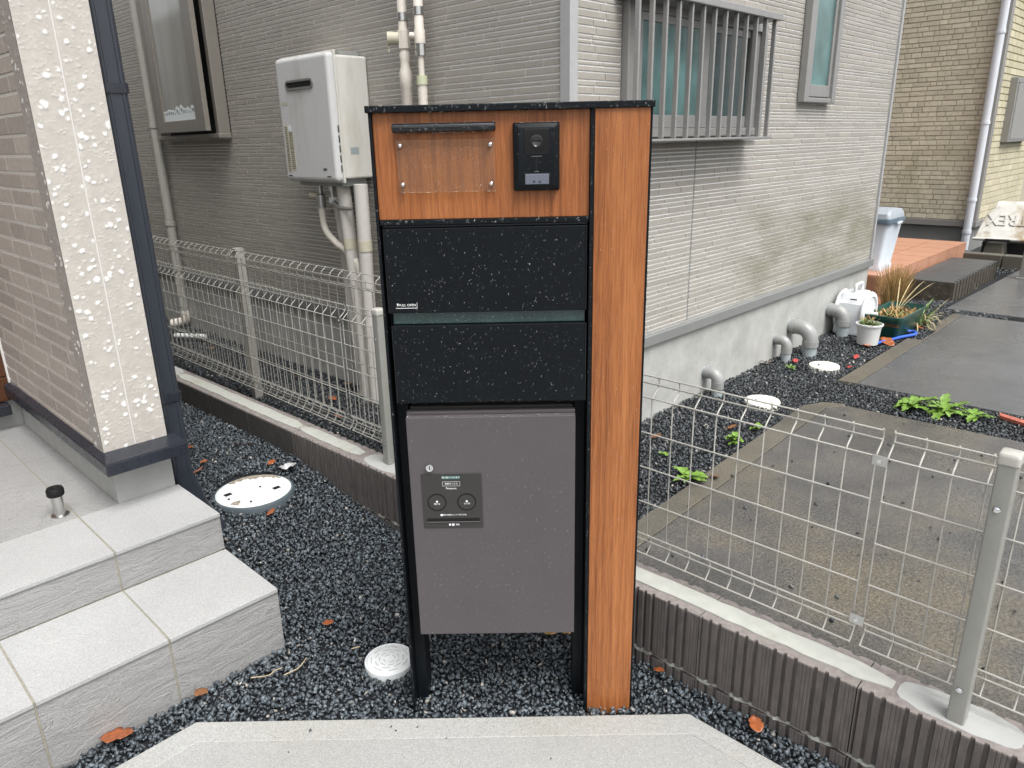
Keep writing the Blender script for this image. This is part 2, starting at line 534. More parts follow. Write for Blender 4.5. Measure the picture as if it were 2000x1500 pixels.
BEIGELIGHT = M('pale_beige_block', (.52, .475, .345), .75, .3, var=.12, vs=16, bmp=.4, bs=60, bd=.004, tint=.08, dirt=(.36, .34, .17), dirt_s=1.2, dirt_t=(.5, .85))
WHITEPIPE = M('white_drain_pipe', (.62, .645, .68), .38, .5, var=.04, vs=8)
GREYTRIM = M('grey_corner_trim', (.235, .225, .21), .45)
KERB = concrete('mossy_kerb', (.115, .105, .085), (.07, .066, .05), .3, 120, .75)
CARTWHITE = M('dirty_white_panel', (.50, .49, .45), .55, .4, var=.15, vs=8, dirt=(.26, .20, .115), dirt_s=5, dirt_t=(.50, .68))
DARKVOID = M('dark_void', (.02, .02, .02), .7)  # near-black painted for unlit window interiors; also the cart's dark underside
SHUTTER = M('grey_shutter', (.27, .265, .25), .5)
ROTWOOD = M('wet_red_plank', (.36, .10, .065), .45, .5, var=.4, vs=22, stretch=(1, 8, 1))
CLEARFILM = M('crumpled_clear_film', (.42, .42, .42), .15, .6)


# ------------------------------------------------------------------ scatter helpers
def hull_templates(k, npts, seed, flat=.62):
    r = random.Random(seed); out = []
    for _ in range(k):
        bm = bmesh.new()
        for _ in range(npts):
            v = Vector((r.gauss(0, 1), r.gauss(0, 1), r.gauss(0, 1))).normalized() * r.uniform(.8, 1.1)
            bm.verts.new((v.x, v.y * r.uniform(.72, .95), v.z * flat))
        res = bmesh.ops.convex_hull(bm, input=bm.verts)
        for e in set(res['geom_interior'] + res['geom_unused']):
            if isinstance(e, bmesh.types.BMVert) and e.is_valid: bm.verts.remove(e)
        bmesh.ops.triangulate(bm, faces=bm.faces)
        bm.verts.index_update()
        out.append((np.array([v.co[:] for v in bm.verts], np.float32), np.array([[v.index for v in f.verts] for f in bm.faces], np.int32)))
        bm.free()
    return out


def rand_rot(n, g, tilt=None):
    q = g.normal(size=(n, 4))
    if tilt is not None:
        q[:, 1:3] *= tilt
    q /= np.linalg.norm(q, axis=1)[:, None]
    w_, x, y, z = q.T
    return np.stack([1 - 2 * (y * y + z * z), 2 * (x * y - z * w_), 2 * (x * z + y * w_), 2 * (x * y + z * w_), 1 - 2 * (x * x + z * z), 2 * (y * z - x * w_),
                     2 * (x * z - y * w_), 2 * (y * z + x * w_), 1 - 2 * (x * x + y * y)], 1).reshape(n, 3, 3)


def mesh_np(name, V, F, mat, parent=None, tint=None, smooth=False):
    me = bpy.data.meshes.new(name)
    k = F.shape[1]
    me.vertices.add(len(V)); me.vertices.foreach_set('co', V.astype(np.float32).ravel())
    me.loops.add(F.size); me.loops.foreach_set('vertex_index', F.astype(np.int32).ravel())
    me.polygons.add(len(F)); me.polygons.foreach_set('loop_start', np.arange(0, F.size, k, dtype=np.int32))
    me.polygons.foreach_set('loop_total', np.full(len(F), k, np.int32))
    if smooth: me.polygons.foreach_set('use_smooth', np.ones(len(F), bool))
    me.update(calc_edges=True)
    me.materials.append(mat)
    if tint is not None:
        a = me.attributes.new('tint', 'FLOAT', 'POINT'); a.data.foreach_set('value', tint.astype(np.float32))
    o = bpy.data.objects.new(name, me)
    col.objects.link(o)
    if parent: o.parent = parent
    return o


def scatter(name, tmpl, P, S, mat, seed, parent=None, tilt=None, smooth=False):
    g = np.random.default_rng(seed)
    n = len(P); which = g.integers(0, len(tmpl), n); tints = g.random(n)
    Vs, Fs, Ts, b = [], [], [], 0
    for k, (tv, tf) in enumerate(tmpl):
        i = np.where(which == k)[0]
        if not len(i): continue
        rot = rand_rot(len(i), g, tilt)
        v = np.einsum('nij,mj->nmi', rot, tv) * S[i][:, None, None] + P[i][:, None, :]
        f = tf[None] + (np.arange(len(i)) * len(tv))[:, None, None] + b
        Vs.append(v.reshape(-1, 3)); Fs.append(f.reshape(-1, 3)); Ts.append(np.repeat(tints[i], len(tv))); b += len(i) * len(tv)
    o = mesh_np(name, np.concatenate(Vs), np.concatenate(Fs), mat, parent, np.concatenate(Ts), smooth)
    return o


STONES = hull_templates(12, 9, 3)


def inpoly(pts, poly):
    x, y = pts[:, 0], pts[:, 1]; ins = np.zeros(len(pts), bool); j = len(poly) - 1
    for i in range(len(poly)):
        xi, yi = poly[i]; xj, yj = poly[j]
        c = ((yi > y) != (yj > y)) & (x < (xj - xi) * (y - yi) / (yj - yi + 1e-12) + xi)
        ins ^= c; j = i
    return ins


def gravel(name, polys, zf, step, r0, r1, mat, seed, label, holes=()):
    g = np.random.default_rng(seed); P = []
    for poly in polys:
        a = np.array(poly); lo, hi = a.min(0), a.max(0)
        gx, gy = np.meshgrid(np.arange(lo[0], hi[0], step), np.arange(lo[1], hi[1], step))
        p = np.stack([gx.ravel(), gy.ravel()], 1); p += g.uniform(-.62, .62, p.shape) * step
        p = p[inpoly(p, poly)]
        for cx, cy, rad in holes: p = p[np.hypot(p[:, 0] - cx, p[:, 1] - cy) > rad]
        P.append(p)
    P = np.concatenate(P)
    S = r0 + (r1 - r0) * g.random(len(P)) ** 1.8
    z = zf(P[:, 0], P[:, 1]) + S * .15 + g.random(len(P)) * r0 * .9
    o = scatter(name, STONES, np.column_stack([P, z]), S, mat, seed + 1)
    return tag(o, label, 'gravel', kind='stuff')


def dome(seg=8, rings=3):
    v = [(0, 0, 1)]; f = []
    for j in range(1, rings + 1):
        a = math.pi / 2 * j / rings
        for i in range(seg): v.append((math.sin(a) * math.cos(2 * math.pi * i / seg), math.sin(a) * math.sin(2 * math.pi * i / seg), math.cos(a) if j < rings else -.08))
    for i in range(seg): f.append((0, 1 + i, 1 + (i + 1) % seg))
    for j in range(rings - 1):
        for i in range(seg):
            a = 1 + j * seg + i; b = 1 + j * seg + (i + 1) % seg
            f += [(a, a + seg, b + seg), (a, b + seg, b)]
    return np.array(v, np.float32), np.array(f, np.int32)


DOME = dome()


def drops(parent, n, o, eu, ev, en, lu, lv, r0, r1, seed, power=3.2, flat=.55, name='water_droplets', sag=1.15):
    """dew of rain drops on the rectangle o + u*eu + v*ev, normal en"""
    g = np.random.default_rng(seed)
    o, eu, ev, en = (np.array(q, np.float32) for q in (o, eu, ev, en))
    u = g.random(n) * lu; v = g.random(n) * lv
    r = r0 + (r1 - r0) * g.random(n) ** power
    c = o + u[:, None] * eu + v[:, None] * ev
    tv, tf = DOME
    sx = r * g.uniform(.85, 1.15, n); sy = r * g.uniform(.9, 1.25, n) * sag; sz = r * flat * g.uniform(.8, 1.2, n)
    V = c[:, None, :] + (tv[None, :, 0:1] * sx[:, None, None]) * eu + (tv[None, :, 1:2] * sy[:, None, None]) * ev + (tv[None, :, 2:3] * sz[:, None, None]) * en
    F = tf[None] + (np.arange(n) * len(tv))[:, None, None]
    ob = mesh_np(name, V.reshape(-1, 3), F.reshape(-1, 3), WATER, parent, None, True)
    ob['kind'] = 'stuff'
    return ob


def siding(root, piece, P, u0, u1, z0, z1, heights, lens, gap, depth, mat, seed, keep=300, holes=(), chamfer=.0012, rest='small_siding_bricks', joints=()):
    """courses of separate bricks on the plane P(u, z, d); those that show largest become parts, the rest one joined part"""
    r = random.Random(seed); items = []
    z = z0
    while z < z1 - .004:
        hh = r.choice(heights)
        if z + hh > z1: hh = z1 - z
        spans = [(u0, u1)]
        for (a, b, c, d) in list(holes) + [(j - .003, j + .003, z0 - 1, z1 + 1) for j in joints]:
            if z + hh > c and z < d:
                ns = []
                for s0, s1 in spans:
                    if b <= s0 or a >= s1: ns.append((s0, s1)); continue
                    if a > s0: ns.append((s0, a))
                    if b < s1: ns.append((b, s1))
                spans = ns
        for s0, s1 in spans:
            u = s0; first = True
            while u < s1 - .006:
                ln = r.uniform(*lens) * (r.uniform(.3, 1) if first else 1); first = False
                if u + ln > s1 - .05: ln = s1 - u
                e = min(u + ln, s1)
                if e - u > .012:
                    items.append((u, e - gap * .55, z + gap / 2, z + hh - gap / 2, depth * r.uniform(.88, 1.12), r.random()))
                u = e
        z += hh
    def area(it):
        a = screen(P(it[0], it[2], it[4])); b = screen(P(it[1], it[3], it[4])); c = screen(P(it[0], it[3], it[4]))
        if not (a and b and c): return -1
        cx, cy = (a[0] + b[0]) / 2, (a[1] + b[1]) / 2
        if not (-10 < cx < 2010 and -10 < cy < 1510): return -1
        if 725 < cx < 1270 and 210 < cy: return 0          # stands behind the delivery post
        return abs((b[0] - a[0]) * (c[1] - a[1]))
    items.sort(key=area, reverse=True)
    big, small = items[:keep], items[keep:]
    def put(mb, it):
        a, b, c, d, e, tn = it; k = chamfer
        vs = [P(a, c, -.001), P(b, c, -.001), P(b, d, -.001), P(a, d, -.001), P(a + k, c + k, e), P(b - k, c + k, e), P(b - k, d - k, e), P(a + k, d - k, e)]
        mb.add(vs, [(4, 5, 6, 7), (0, 1, 5, 4), (1, 2, 6, 5), (2, 3, 7, 6), (3, 0, 4, 7)])
    for it in big:
        mb = MB(); put(mb, it); mb.build(piece, mat, root, attr=it[5])
    if small:
        mb = MB(); tt = []
        for it in small: put(mb, it); tt += [it[5]] * 5
        tag(mb.build(rest, mat, root, attr=tt), kind='stuff')


def lettering(body, size, loc, parent, mat, name='lettering', rot=(R(90), 0, 0), depth=.0002, sx=1.0):
    cu = bpy.data.curves.new(name, 'FONT')
    cu.body = body; cu.size = size; cu.align_x = 'CENTER'; cu.align_y = 'CENTER'; cu.extrude = depth
    cu.resolution_u = 3
    t = bpy.data.objects.new('tmp', cu)
    col.objects.link(t)
    me = bpy.data.meshes.new_from_object(t.evaluated_get(bpy.context.evaluated_depsgraph_get()))
    bpy.data.objects.remove(t)
    o_ = ORG.get(parent.name, Vector((0, 0, 0)))
    me.transform(Matrix.Translation(Vector(loc) - o_) @ Euler(rot).to_matrix().to_4x4() @ Matrix.Diagonal((sx, 1, 1, 1)))
    me.materials.clear(); me.materials.append(mat)
    o = bpy.data.objects.new(name, me)
    col.objects.link(o); o.parent = parent; ORG[o.name] = o_
    return o


def vnoise(ny, nx, cy, cx, g):
    gy, gx = int(ny / cy) + 3, int(nx / cx) + 3
    a = g.random((gy, gx))
    y = np.arange(ny) / cy; x = np.arange(nx) / cx
    iy, ix = y.astype(int), x.astype(int); fy, fx = (y - iy)[:, None], (x - ix)[None]
    fy, fx = fy * fy * (3 - 2 * fy), fx * fx * (3 - 2 * fx)
    A = a[np.ix_(iy, ix)]; Bq = a[np.ix_(iy, ix + 1)]; C = a[np.ix_(iy + 1, ix)]; D = a[np.ix_(iy + 1, ix + 1)]
    return (A * (1 - fx) + Bq * fx) * (1 - fy) + (C * (1 - fx) + D * fx) * fy


# ================================================================== THE SETTING
ground = B(-150, 1.6, -150, 150, -.12, -.06).build('ground', SOILDARK); tag(ground, kind='structure')
nground = B(1.6, 150, -150, 150, -.1, .172).build('neighbour_ground', SOILDARK); tag(nground, kind='structure')


def zour(x, y):
    t = np.clip((np.asarray(y) - 1.95) / .95, 0, 1)
    return .122 * t * t * (3 - 2 * t)


gb = MB()
nyb, nxb = 60, 16
ys_, xs_ = np.linspace(.0, 6.2, nyb), np.linspace(-.3, 1.535, nxb)
gb.add([(x, y, float(zour(x, y)) - .012) for y in ys_ for x in xs_], [(j * nxb + i, j * nxb + i + 1, (j + 1) * nxb + i + 1, (j + 1) * nxb + i) for j in range(nyb - 1) for i in range(nxb - 1)])
tag(gb.build('gravel_bed', SOILDARK), kind='structure')

PADZ = .014
tag(MB().prism([(-4, 1.62), (-4, -4), (1.36, -4), (1.36, .7235), (.496, 1.62)][::1], -.05, PADZ - .0012).build('concrete_pad', PAD), kind='structure')
tag(MB().prism([(-4, 1.692), (-4, 1.6205), (.4962, 1.6205), (1.3605, .7236), (1.3605, -4), (1.43, -4), (1.417, .765), (.524, 1.692)], -.05, PADZ).build('pad_margin', PADEDGE, bevel=.003), kind='structure')

SL = .2
tag(MB().prism([(1.665, 1.16), (1.665, -4), (3.515, -4), (3.515, .45), (3.49, 1.17), (3.40, 1.225)], .1, SL - .001).build('concrete_slab', SLAB, bevel=.004), kind='structure')
tag(MB().prism([(1.665, 1.255), (1.665, 1.163), (3.40, 1.228), (3.49, 1.172), (3.51, 1.18), (3.47, 1.27), (3.36, 1.325)], .1, SL).build('slab_margin', SLABEDGE, bevel=.004), kind='structure')
tag(MB().prism([(3.865, 1.25), (3.865, -4), (5.895, -4), (5.895, 1.26)], .1, SL - .001).build('concrete_slab', SLABFAR, bevel=.004), kind='structure')
tag(MB().prism([(3.855, 1.35), (3.865, 1.253), (5.895, 1.263), (5.90, 1.325), (5.29, 1.335), (5.285, 1.268), (4.985, 1.268), (4.985, 1.35)], .1, SL).build('slab_margin', SLABEDGE, bevel=.004), kind='structure')
tag(MB().prism([(6.05, 1.41), (6.05, -4), (8.2, -4), (8.2, 1.36)], .1, SL).build('concrete_slab', SLABFAR, bevel=.004), kind='structure')

tag(gravel('gravel', [[(.868, 2.5), (.868, 6.2), (1.50, 6.2), (1.505, 2.5)]], zour, .0112, .005, .0115, GRAVEL, 11, 'wet dark blue-grey gravel in the passage between the house and block wall', holes=((1.205, 2.66, .153),)), kind='stuff')
GR_NEAR = [[(-.2, 1.807), (-.2, 1.69), (.524, 1.694), (1.419, .767), (1.432, -.2), (1.535, -.2), (1.51, 2.5), (.852, 2.5), (.852, 1.807)]]
tag(gravel('gravel', GR_NEAR, zour, .0102, .0050, .0128, GRAVEL, 21, 'wet dark blue-grey gravel around the foot of the mailbox post',
           holes=((1.205, 2.66, .153), (1.012, 1.508, .066))), kind='stuff')
tag(gravel('gravel', [[(1.665, 1.255), (3.36, 1.33), (3.47, 1.27), (3.51, 1.18), (3.52, .3), (3.86, .3), (3.855, 1.36), (4.98, 1.36), (4.98, 1.27), (5.29, 1.27), (5.29, 1.33), (5.89, 1.33), (5.89, 1.0), (6.06, 1.0), (6.06, 1.42), (6.4, 1.45), (6.02, 1.84), (5.5, 1.8), (2.17, 1.795), (2.17, 1.9), (1.64, 1.9)]],
           lambda x, y: .188 + 0 * x, .0132, .006, .0125, GRAVELFAR, 31, 'damp dark gravel along the foot of the grey house beside the slabs'), kind='stuff')
tag(gravel('gravel', [[(1.635, 1.9), (2.165, 1.9), (2.165, 6.0), (1.60, 6.0)]], lambda x, y: .182 + 0 * x, .0145, .006, .0125, GRAVELFAR, 41, 'damp dark gravel strip behind the mesh fences'), kind='stuff')
tag(gravel('gravel', [[(7.75, 1.38), (8.2, 1.36), (8.2, 1.85), (7.75, 1.8)]], lambda x, y: .198 + 0 * x, .03, .008, .016, GRAVELFAR, 51, 'scattered dark gravel beside the far kerb'), kind='stuff')

# loose stones kicked onto the pavings
g_ = np.random.default_rng(5)
P_ = np.column_stack([g_.uniform(1.75, 3.45, 60), g_.uniform(.1, 1.2, 60), np.full(60, SL + .004)])
tag(scatter('loose_stones', STONES, P_, g_.uniform(.004, .011, 60), GRAVELFAR, 6), 'loose dark stones scattered on the damp slab behind the fence', 'stones', kind='stuff')
P_ = np.array([(.86, 1.30, 0), (.905, 1.25, 0), (.86, 1.28, 0), (.93, 1.165, 0), (1.06, .93, 0), (.71, 1.44, 0), (.635, 1.42, 0), (1.24, .66, 0), (.78, 1.17, 0)], float); P_[:, 2] = PADZ + .003
tag(scatter('loose_stones', STONES, P_, np.array([.004, .005, .004, .003, .003, .007, .003, .009, .003]), GRAVEL, 8), 'few dark stones lying on the pale concrete pad', 'stones', kind='stuff')

# ================================================================== GREY NEIGHBOUR HOUSE
house = thing('house', 'grey house clad in thin stacked stone siding behind the fences', 'house', (2.168, 1.8, .2))
B(2.168, 5.47, 1.80, 9, -.1, .556).build('foundation', FOUND, house)
B(2.176, 5.476, 1.806, 9, .556, 2.52).build('wall', GROUT, house)
B(2.171, 5.478, 1.801, 9, 2.52, 6.3).build('upper_wall', PLAINWALL, house)
MB().prism([(2.145, 1.777), (5.492, 1.777), (5.492, 1.81), (2.185, 1.81), (2.185, 9), (2.145, 9)], .55, .598).build('base_flashing', FLASHING, house, bevel=.003)
MB().prism([(2.162, 1.792), (2.207, 1.792), (2.207, 1.806), (2.176, 1.806), (2.176, 1.838), (2.162, 1.838)], .60, 6.3).build('corner_trim', TRIM, house, bevel=.002)
MB().prism([(5.466, 1.79), (5.492, 1.79), (5.492, 1.84), (5.476, 1.84), (5.476, 1.806), (5.466, 1.806)], .60, 6.3).build('corner_trim', TRIM, house, bevel=.002)
HS = (.0155, .0155, .0185, .0205, .0205, .0265, .0285)
siding(house, 'siding_brick', lambda u, z, d: (u, 1.806 - d, z), 2.208, 5.465, .600, 2.5, HS, (.12, .30), .0050, .0034, SIDING, 3,
       holes=((2.48, 3.60, 1.44, 1.935), (4.05, 4.45, 1.615, 2.6)), joints=(3.06,))
siding(house, 'siding_brick', lambda u, z, d: (2.176 - d, -u, z), -6.0, -1.839, .600, 2.5, HS, (.12, .32), .0048, .0030, SIDING, 4,
       holes=((-5.30, -4.41, 1.505, 2.6),))
B(3.0572, 3.0628, 1.8035, 1.8062, .60, 1.43).build('panel_joint', FLASHING, house)
# barred window
wn = B(2.48, 3.60, 1.80, 1.815, 1.44, 1.935).build('window', ALU, house)
for a in ((2.478, 2.53, 1.770, 1.80, 1.44, 1.935), (3.55, 3.602, 1.770, 1.80, 1.44, 1.935), (2.531, 3.549, 1.770, 1.80, 1.44, 1.475), (2.531, 3.549, 1.770, 1.80, 1.895, 1.935)):
    B(*a).build('frame', ALU, wn, bevel=.003)
for x0, x1, y, gm in ((2.53, 3.07, 1.776, TEALGLASS), (3.01, 3.55, 1.790, DARKTEAL)):
    z0, z1 = 1.476, 1.894
    for a in ((x0, x0 + .04, z0, z1), (x1 - .055, x1, z0, z1), (x0 + .041, x1 - .056, z0, z0 + .05), (x0 + .041, x1 - .056, z1 - .03, z1)):
        B(a[0], a[1], y - .006, y + .008, a[2], a[3]).build('sash', ALU, wn, bevel=.002)
    B(x0 + .04, x1 - .055, y, y + .004, z0 + .05, z1 - .03).build('pane', gm, wn)
B(2.44, 3.50, 1.66, 1.80, 1.424, 1.434).build('grille_sill', ALU, wn, bevel=.002)
B(2.43, 3.50, 1.655, 1.80, 1.926, 1.956).build('grille_rail', ALU, wn, bevel=.004)
for k in range(13):
    x = 2.395 + .0885 * k
    B(x - .0055, x + .0055, 1.664, 1.684, 1.434, 1.926).build('bar', ALU, wn, bevel=.002)
B(3.455, 3.475, 1.775, 1.795, 1.434, 1.926).build('bar', ALU, wn, bevel=.002)
# slim window
wn = B(4.05, 4.45, 1.80, 1.815, 1.615, 2.6).build('window', ALU, house)
for a in ((4.045, 4.10, 1.760, 1.80, 1.60, 2.6), (4.405, 4.455, 1.760, 1.80, 1.60, 2.6), (4.101, 4.404, 1.763, 1.80, 1.60, 1.625)):
    B(*a).build('frame', ALU, wn, bevel=.004)
for a in ((4.10, 4.145, 1.775, 1.80, 1.63, 2.6), (4.375, 4.404, 1.775, 1.80, 1.63, 2.6), (4.146, 4.374, 1.775, 1.80, 1.63, 1.69)):
    B(*a).build('sash', ALU, wn, bevel=.003)
B(4.146, 4.374, 1.785, 1.795, 1.69, 2.6).build('pane', TEALGLASS, wn)
# casement window in the passage, its sash pushed open
wn = B(2.172, 2.182, 4.40, 5.30, 1.50, 2.7).build('window', DARKVOID, house)  # flat near-black sheet stands for the unlit room behind
B(2.10, 2.172, 4.405, 4.445, 1.50, 2.7).build('frame', ALUTAUPE, wn, bevel=.004)
B(2.10, 2.172, 5.26, 5.30, 1.50, 2.7).build('frame', ALUTAUPE, wn, bevel=.004)
B(2.095, 2.172, 4.40, 5.30, 1.488, 1.515).build('frame', ALUTAUPE, wn, bevel=.004)
A_, B_ = Vector((2.10, 5.22, 0)), Vector((2.045, 4.42, 0))
eu = (B_ - A_).normalized(); en = Vector((eu.y, -eu.x, 0)); wl = (B_ - A_).length
Ms = Matrix(((eu.x, -en.x, 0, A_.x), (eu.y, -en.y, 0, A_.y), (0, 0, 1, 0), (0, 0, 0, 1)))
for u0, u1, z0, z1 in ((0, .11, 1.53, 2.7), (wl - .14, wl, 1.53, 2.7), (.111, wl - .141, 1.53, 1.60)):
    MB().mbox(Ms @ Matrix.Translation(((u0 + u1) / 2, 0, (z0 + z1) / 2)), (u1 - u0) / 2, .015, (z1 - z0) / 2).build('sash', ALUTAUPE, wn, bevel=.003)
MB().mbox(Ms @ Matrix.Translation((.11 + (wl - .25) / 2, 0, 2.15)), (wl - .25) / 2, .004, .55).build('pane', DARKGLASS, wn)
mb = MB()
for k in range(15):
    uu = .125 + k * (wl - .28) / 14
    rr_ = random.uniform(.024, .038); zz = 1.603 + random.uniform(.025, .055)
    ring = []
    for q, rad in ((0, rr_), (1, rr_ * .45)):
        for y_ in (-.0062, -.0048):
            ring.append([Ms @ Vector((uu + rad * math.cos(2 * math.pi * i / 12), y_, zz + rad * math.sin(2 * math.pi * i / 12))) for i in range(12)])
    mb.loft([ring[0], ring[2], ring[3], ring[1], ring[0]], (False, False))
mb.mbox(Ms @ Matrix.Translation((.11 + (wl - .25) / 2, -.0056, 1.618)), (wl - .25) / 2, .0007, .018)
mb.build('lace_film', LACE, wn)
# rainwater pipe in the passage
dp = MB().tube([(2.125, 5.40, 6.2), (2.125, 5.40, .30)], .031, 16).build('drainpipe', PIPEGREY, house, smooth=40)
MB().tube(bez([(2.125, 5.40, .31), (2.125, 5.40, .25), (2.10, 5.43, .225), (2.05, 5.47, .215)], 4), .034, 16).build('outlet', PIPEIVORY, dp, smooth=40)
for z in (1.57, .92, .60):
    MB().tube([(2.125, 5.40, z), (2.125, 5.40, z + .03)], .036, 16).build('collar', PIPEGREY, dp, smooth=40)
# ------------------------------------------------ gas water heater
hx0, hx1, hy0, hy1, hz0, hz1 = 1.955, 2.172, 3.0, 3.435, 1.282, 1.822
wh = thing('water_heater', 'off-white wall-mounted gas water heater hanging on the grey siding', 'water heater', (2.17, 3.2, 1.28))
B(hx0 + .03, hx1, hy0, hy1, hz0 + .004, hz1 - .006).build('body', HEATER, wh, bevel=.010, seg=3)
fr_ = B(hx0, hx0 + .045, hy0 - .008, hy1 + .006, hz0 - .008, hz1 + .004).build('front_cover', HEATFRONT, wh, bevel=.020, seg=4)
B(hx0 + .033, hx0 + .044, hy0 - .014, hy1 + .010, hz0 - .014, hz1 + .012).build('cover_rim', HEATER, fr_, bevel=.004)
# exhaust mouth
sl = [(0, y, z) for y, z in rrect(.118, .021, .020, 5)]
yc, zc = 3.235, 1.705
rim = MB(); inn = [(0, y, z) for y, z in rrect(.108, .012, .0115, 5)]
rim.loft([[(hx0 + .001, yc + y, zc + z) for _, y, z in sl], [(hx0 - .006, yc + y, zc + z) for _, y, z in sl], [(hx0 - .006, yc + y, zc + z) for _, y, z in inn], [(hx0 + .001, yc + y, zc + z) for _, y, z in inn]], (False, False))
rim.build('exhaust_rim', STEEL, fr_, smooth=40)
MB().loft([[(hx0 - .0025, yc + y, zc + z) for _, y, z in inn], [(hx0 + .0005, yc + y, zc + z) for _, y, z in inn]]).build('exhaust_mouth', RUBBERVOID, fr_)
for k in range(5):
    B(hx0 + .0255, hx0 + .0305, hy0 - .0095, hy0 - .004, 1.318 + .043 * k, 1.349 + .043 * k).build('vent_slot', RUBBERVOID, fr_)
for y in (3.40, 3.06):
    B(hx0 - .0008, hx0 + .002, y - .020, y + .012, 1.296, 1.301).build('vent_slot', RUBBERVOID, fr_)
for a in ((3.335, 3.375, 1.325, 1.50), (3.378, 3.41, 1.315, 1.53)):
    st = B(hx0 - .0008, hx0 + .001, *a).build('sticker', STICKER, fr_)
    n_ = int((a[3] - a[2]) / .009)
    mbk = MB()
    for k in range(n_):
        z = a[2] + .006 + k * .009
        mbk.box(hx0 - .0012, hx0 - .0007, a[0] + random.uniform(.003, .008), a[1] - .003, z, z + random.choice((.003, .004, .0055)))
    mbk.build('print', STICKINK, st)
B(hx0 - .0008, hx0 + .001, 3.355, 3.41, 1.62, 1.635).build('sticker', STICKER, fr_)
B(hx0 - .0008, hx0 + .001, 3.348, 3.374, 1.505, 1.53).build('sticker', LACE, fr_)
B(hx0 - .0008, hx0 + .001, 3.07, 3.10, 1.325, 1.336).build('sticker', SILVERTAG, fr_)
B(2.045, 2.09, hy0 - .0009, hy0 + .001, 1.395, 1.425).build('sticker', M('blue_grey_sticker', (.27, .31, .32), .5), wh)
B(2.06, 2.165, 3.05, 3.12, hz1 - .004, hz1 + .016).build('mounting_bracket', DRAINGREY, wh, bevel=.002)
B(hx0 + .05, 2.14, 3.03, 3.40, hz0 - .03, hz0 + .003).build('pipe_tray', DRAINGREY, wh)
# its pipes
pw = MB().tube(bez([(2.05, 3.095, 1.262), (2.05, 3.076, .995), (2.055, 3.056, .669), (2.06, 3.04, .16)]), .033, 14).build('insulated_pipe', PIPEWRAP, wh, smooth=50)
MB().tube([(2.05, 3.0725, .955), (2.05, 3.077, 1.005)], .0345, 14).build('tape', STICKER, pw, smooth=50)
pw = MB().tube(bez([(2.05, 2.952, 1.262), (2.05, 2.956, 1.004), (2.055, 2.972, .68), (2.065, 2.99, .16)]), .033, 14).build('insulated_pipe', PIPEWRAP, wh, smooth=50)
MB().tube([(2.05, 2.9555, .955), (2.05, 2.9555, 1.005)], .0345, 14).build('tape', STICKER, pw, smooth=50)
MB().tube(bez([(2.10, 3.25, 1.26), (2.105, 3.215, 1.05), (2.11, 3.20, .65), (2.10, 3.13, .17)]), .028, 12).build('insulated_pipe', PIPEWRAP, wh, smooth=50)
MB().tube(bez([(2.03, 3.17, 1.262), (2.03, 3.16, 1.19), (2.02, 3.10, 1.155), (2.025, 3.00, 1.15)]), .009, 10).build('flex_hose', FOAM, wh, smooth=50)
MB().tube([(2.03, 3.17, 1.225), (2.03, 3.17, 1.262)], .014, 6).build('nut', STEEL, wh, smooth=30)
va = MB().tube([(2.04, 3.285, 1.145), (2.04, 3.285, 1.205), (2.04, 3.285, 1.21), (2.04, 3.285, 1.262)], [.023, .023, .014, .014], 12).build('gas_valve', STEEL, wh, smooth=40)
MB().tube([(2.04, 3.285, 1.20), (2.005, 3.325, 1.205)], .015, 12).build('knob', STICKER, va, smooth=40)
MB().tube(bez([(2.04, 3.285, 1.148), (2.04, 3.27, 1.04), (2.045, 3.19, .975), (2.05, 3.10, .93), (2.055, 3.02, .80), (2.07, 3.12, .17)]), .017, 10).build('gas_hose', PIPEIVORY, wh, smooth=50)
MB().tube(bez([(2.09, 3.16, 1.262), (2.09, 3.15, 1.0), (2.10, 3.11, .60), (2.10, 3.07, .17)]), .005, 6).build('cable', PIPEGREY, wh, smooth=60)
MB().tube(bez([(2.09, 3.05, 1.262), (2.085, 3.02, 1.1), (2.10, 3.01, .60), (2.10, 3.03, .17)]), .006, 6).build('cable', PIPEIVORY, wh, smooth=60)
B(2.02, 2.05, 3.145, 3.185, 1.168, 1.20).build('plug', WHITEPOT, wh, bevel=.004)
# ------------------------------------------------ service pipes to the right of the heater
gp = thing('gas_pipe', 'thicker pinkish-white service pipe with a round lever valve on the siding', 'pipe', (2.10, 2.63, 1.2), group=None)
MB().tube([(2.10, 2.632, .6), (2.10, 2.632, 1.66), (2.10, 2.632, 1.665), (2.10, 2.632, 1.72), (2.10, 2.632, 1.74), (2.10, 2.632, 1.76), (2.10, 2.632, 1.79), (2.10, 2.632, 1.80), (2.10, 2.632, 2.6)],
          [.024, .024, .027, .027, .020, .020, .023, .019, .019], 16).build('pipe', PIPEIVORY, gp, smooth=35)
MB().tube([(2.10, 2.632, 1.81), (2.10, 2.632, 1.88)], [.026, .026], 8).build('valve_body', PIPEIVORY, gp, smooth=30)
vv = MB().tube([(2.085, 2.645, 1.850), (2.05, 2.675, 1.850)], [.024, .027], 16).build('valve_knob', STICKER, gp, smooth=40)
B(2.048, 2.053, 2.668, 2.679, 1.795, 1.845).build('lever', STICKER, vv, bevel=.002)
MB().tube([(2.10, 2.632, 1.915), (2.10, 2.632, 1.945)], .0215, 16).build('strap', STEEL, gp, smooth=35)
gp = thing('water_pipe', 'thinner service pipe with a metal joint and ribbed sleeve on the siding', 'pipe', (2.10, 2.53, 1.2))
MB().tube([(2.10, 2.528, 1.69), (2.10, 2.528, 1.815), (2.10, 2.528, 1.82), (2.10, 2.528, 1.87), (2.10, 2.528, 1.875), (2.10, 2.528, 2.6)], [.0125, .0125, .022, .022, .019, .019], 16).build('pipe', PIPEIVORY, gp, smooth=35)
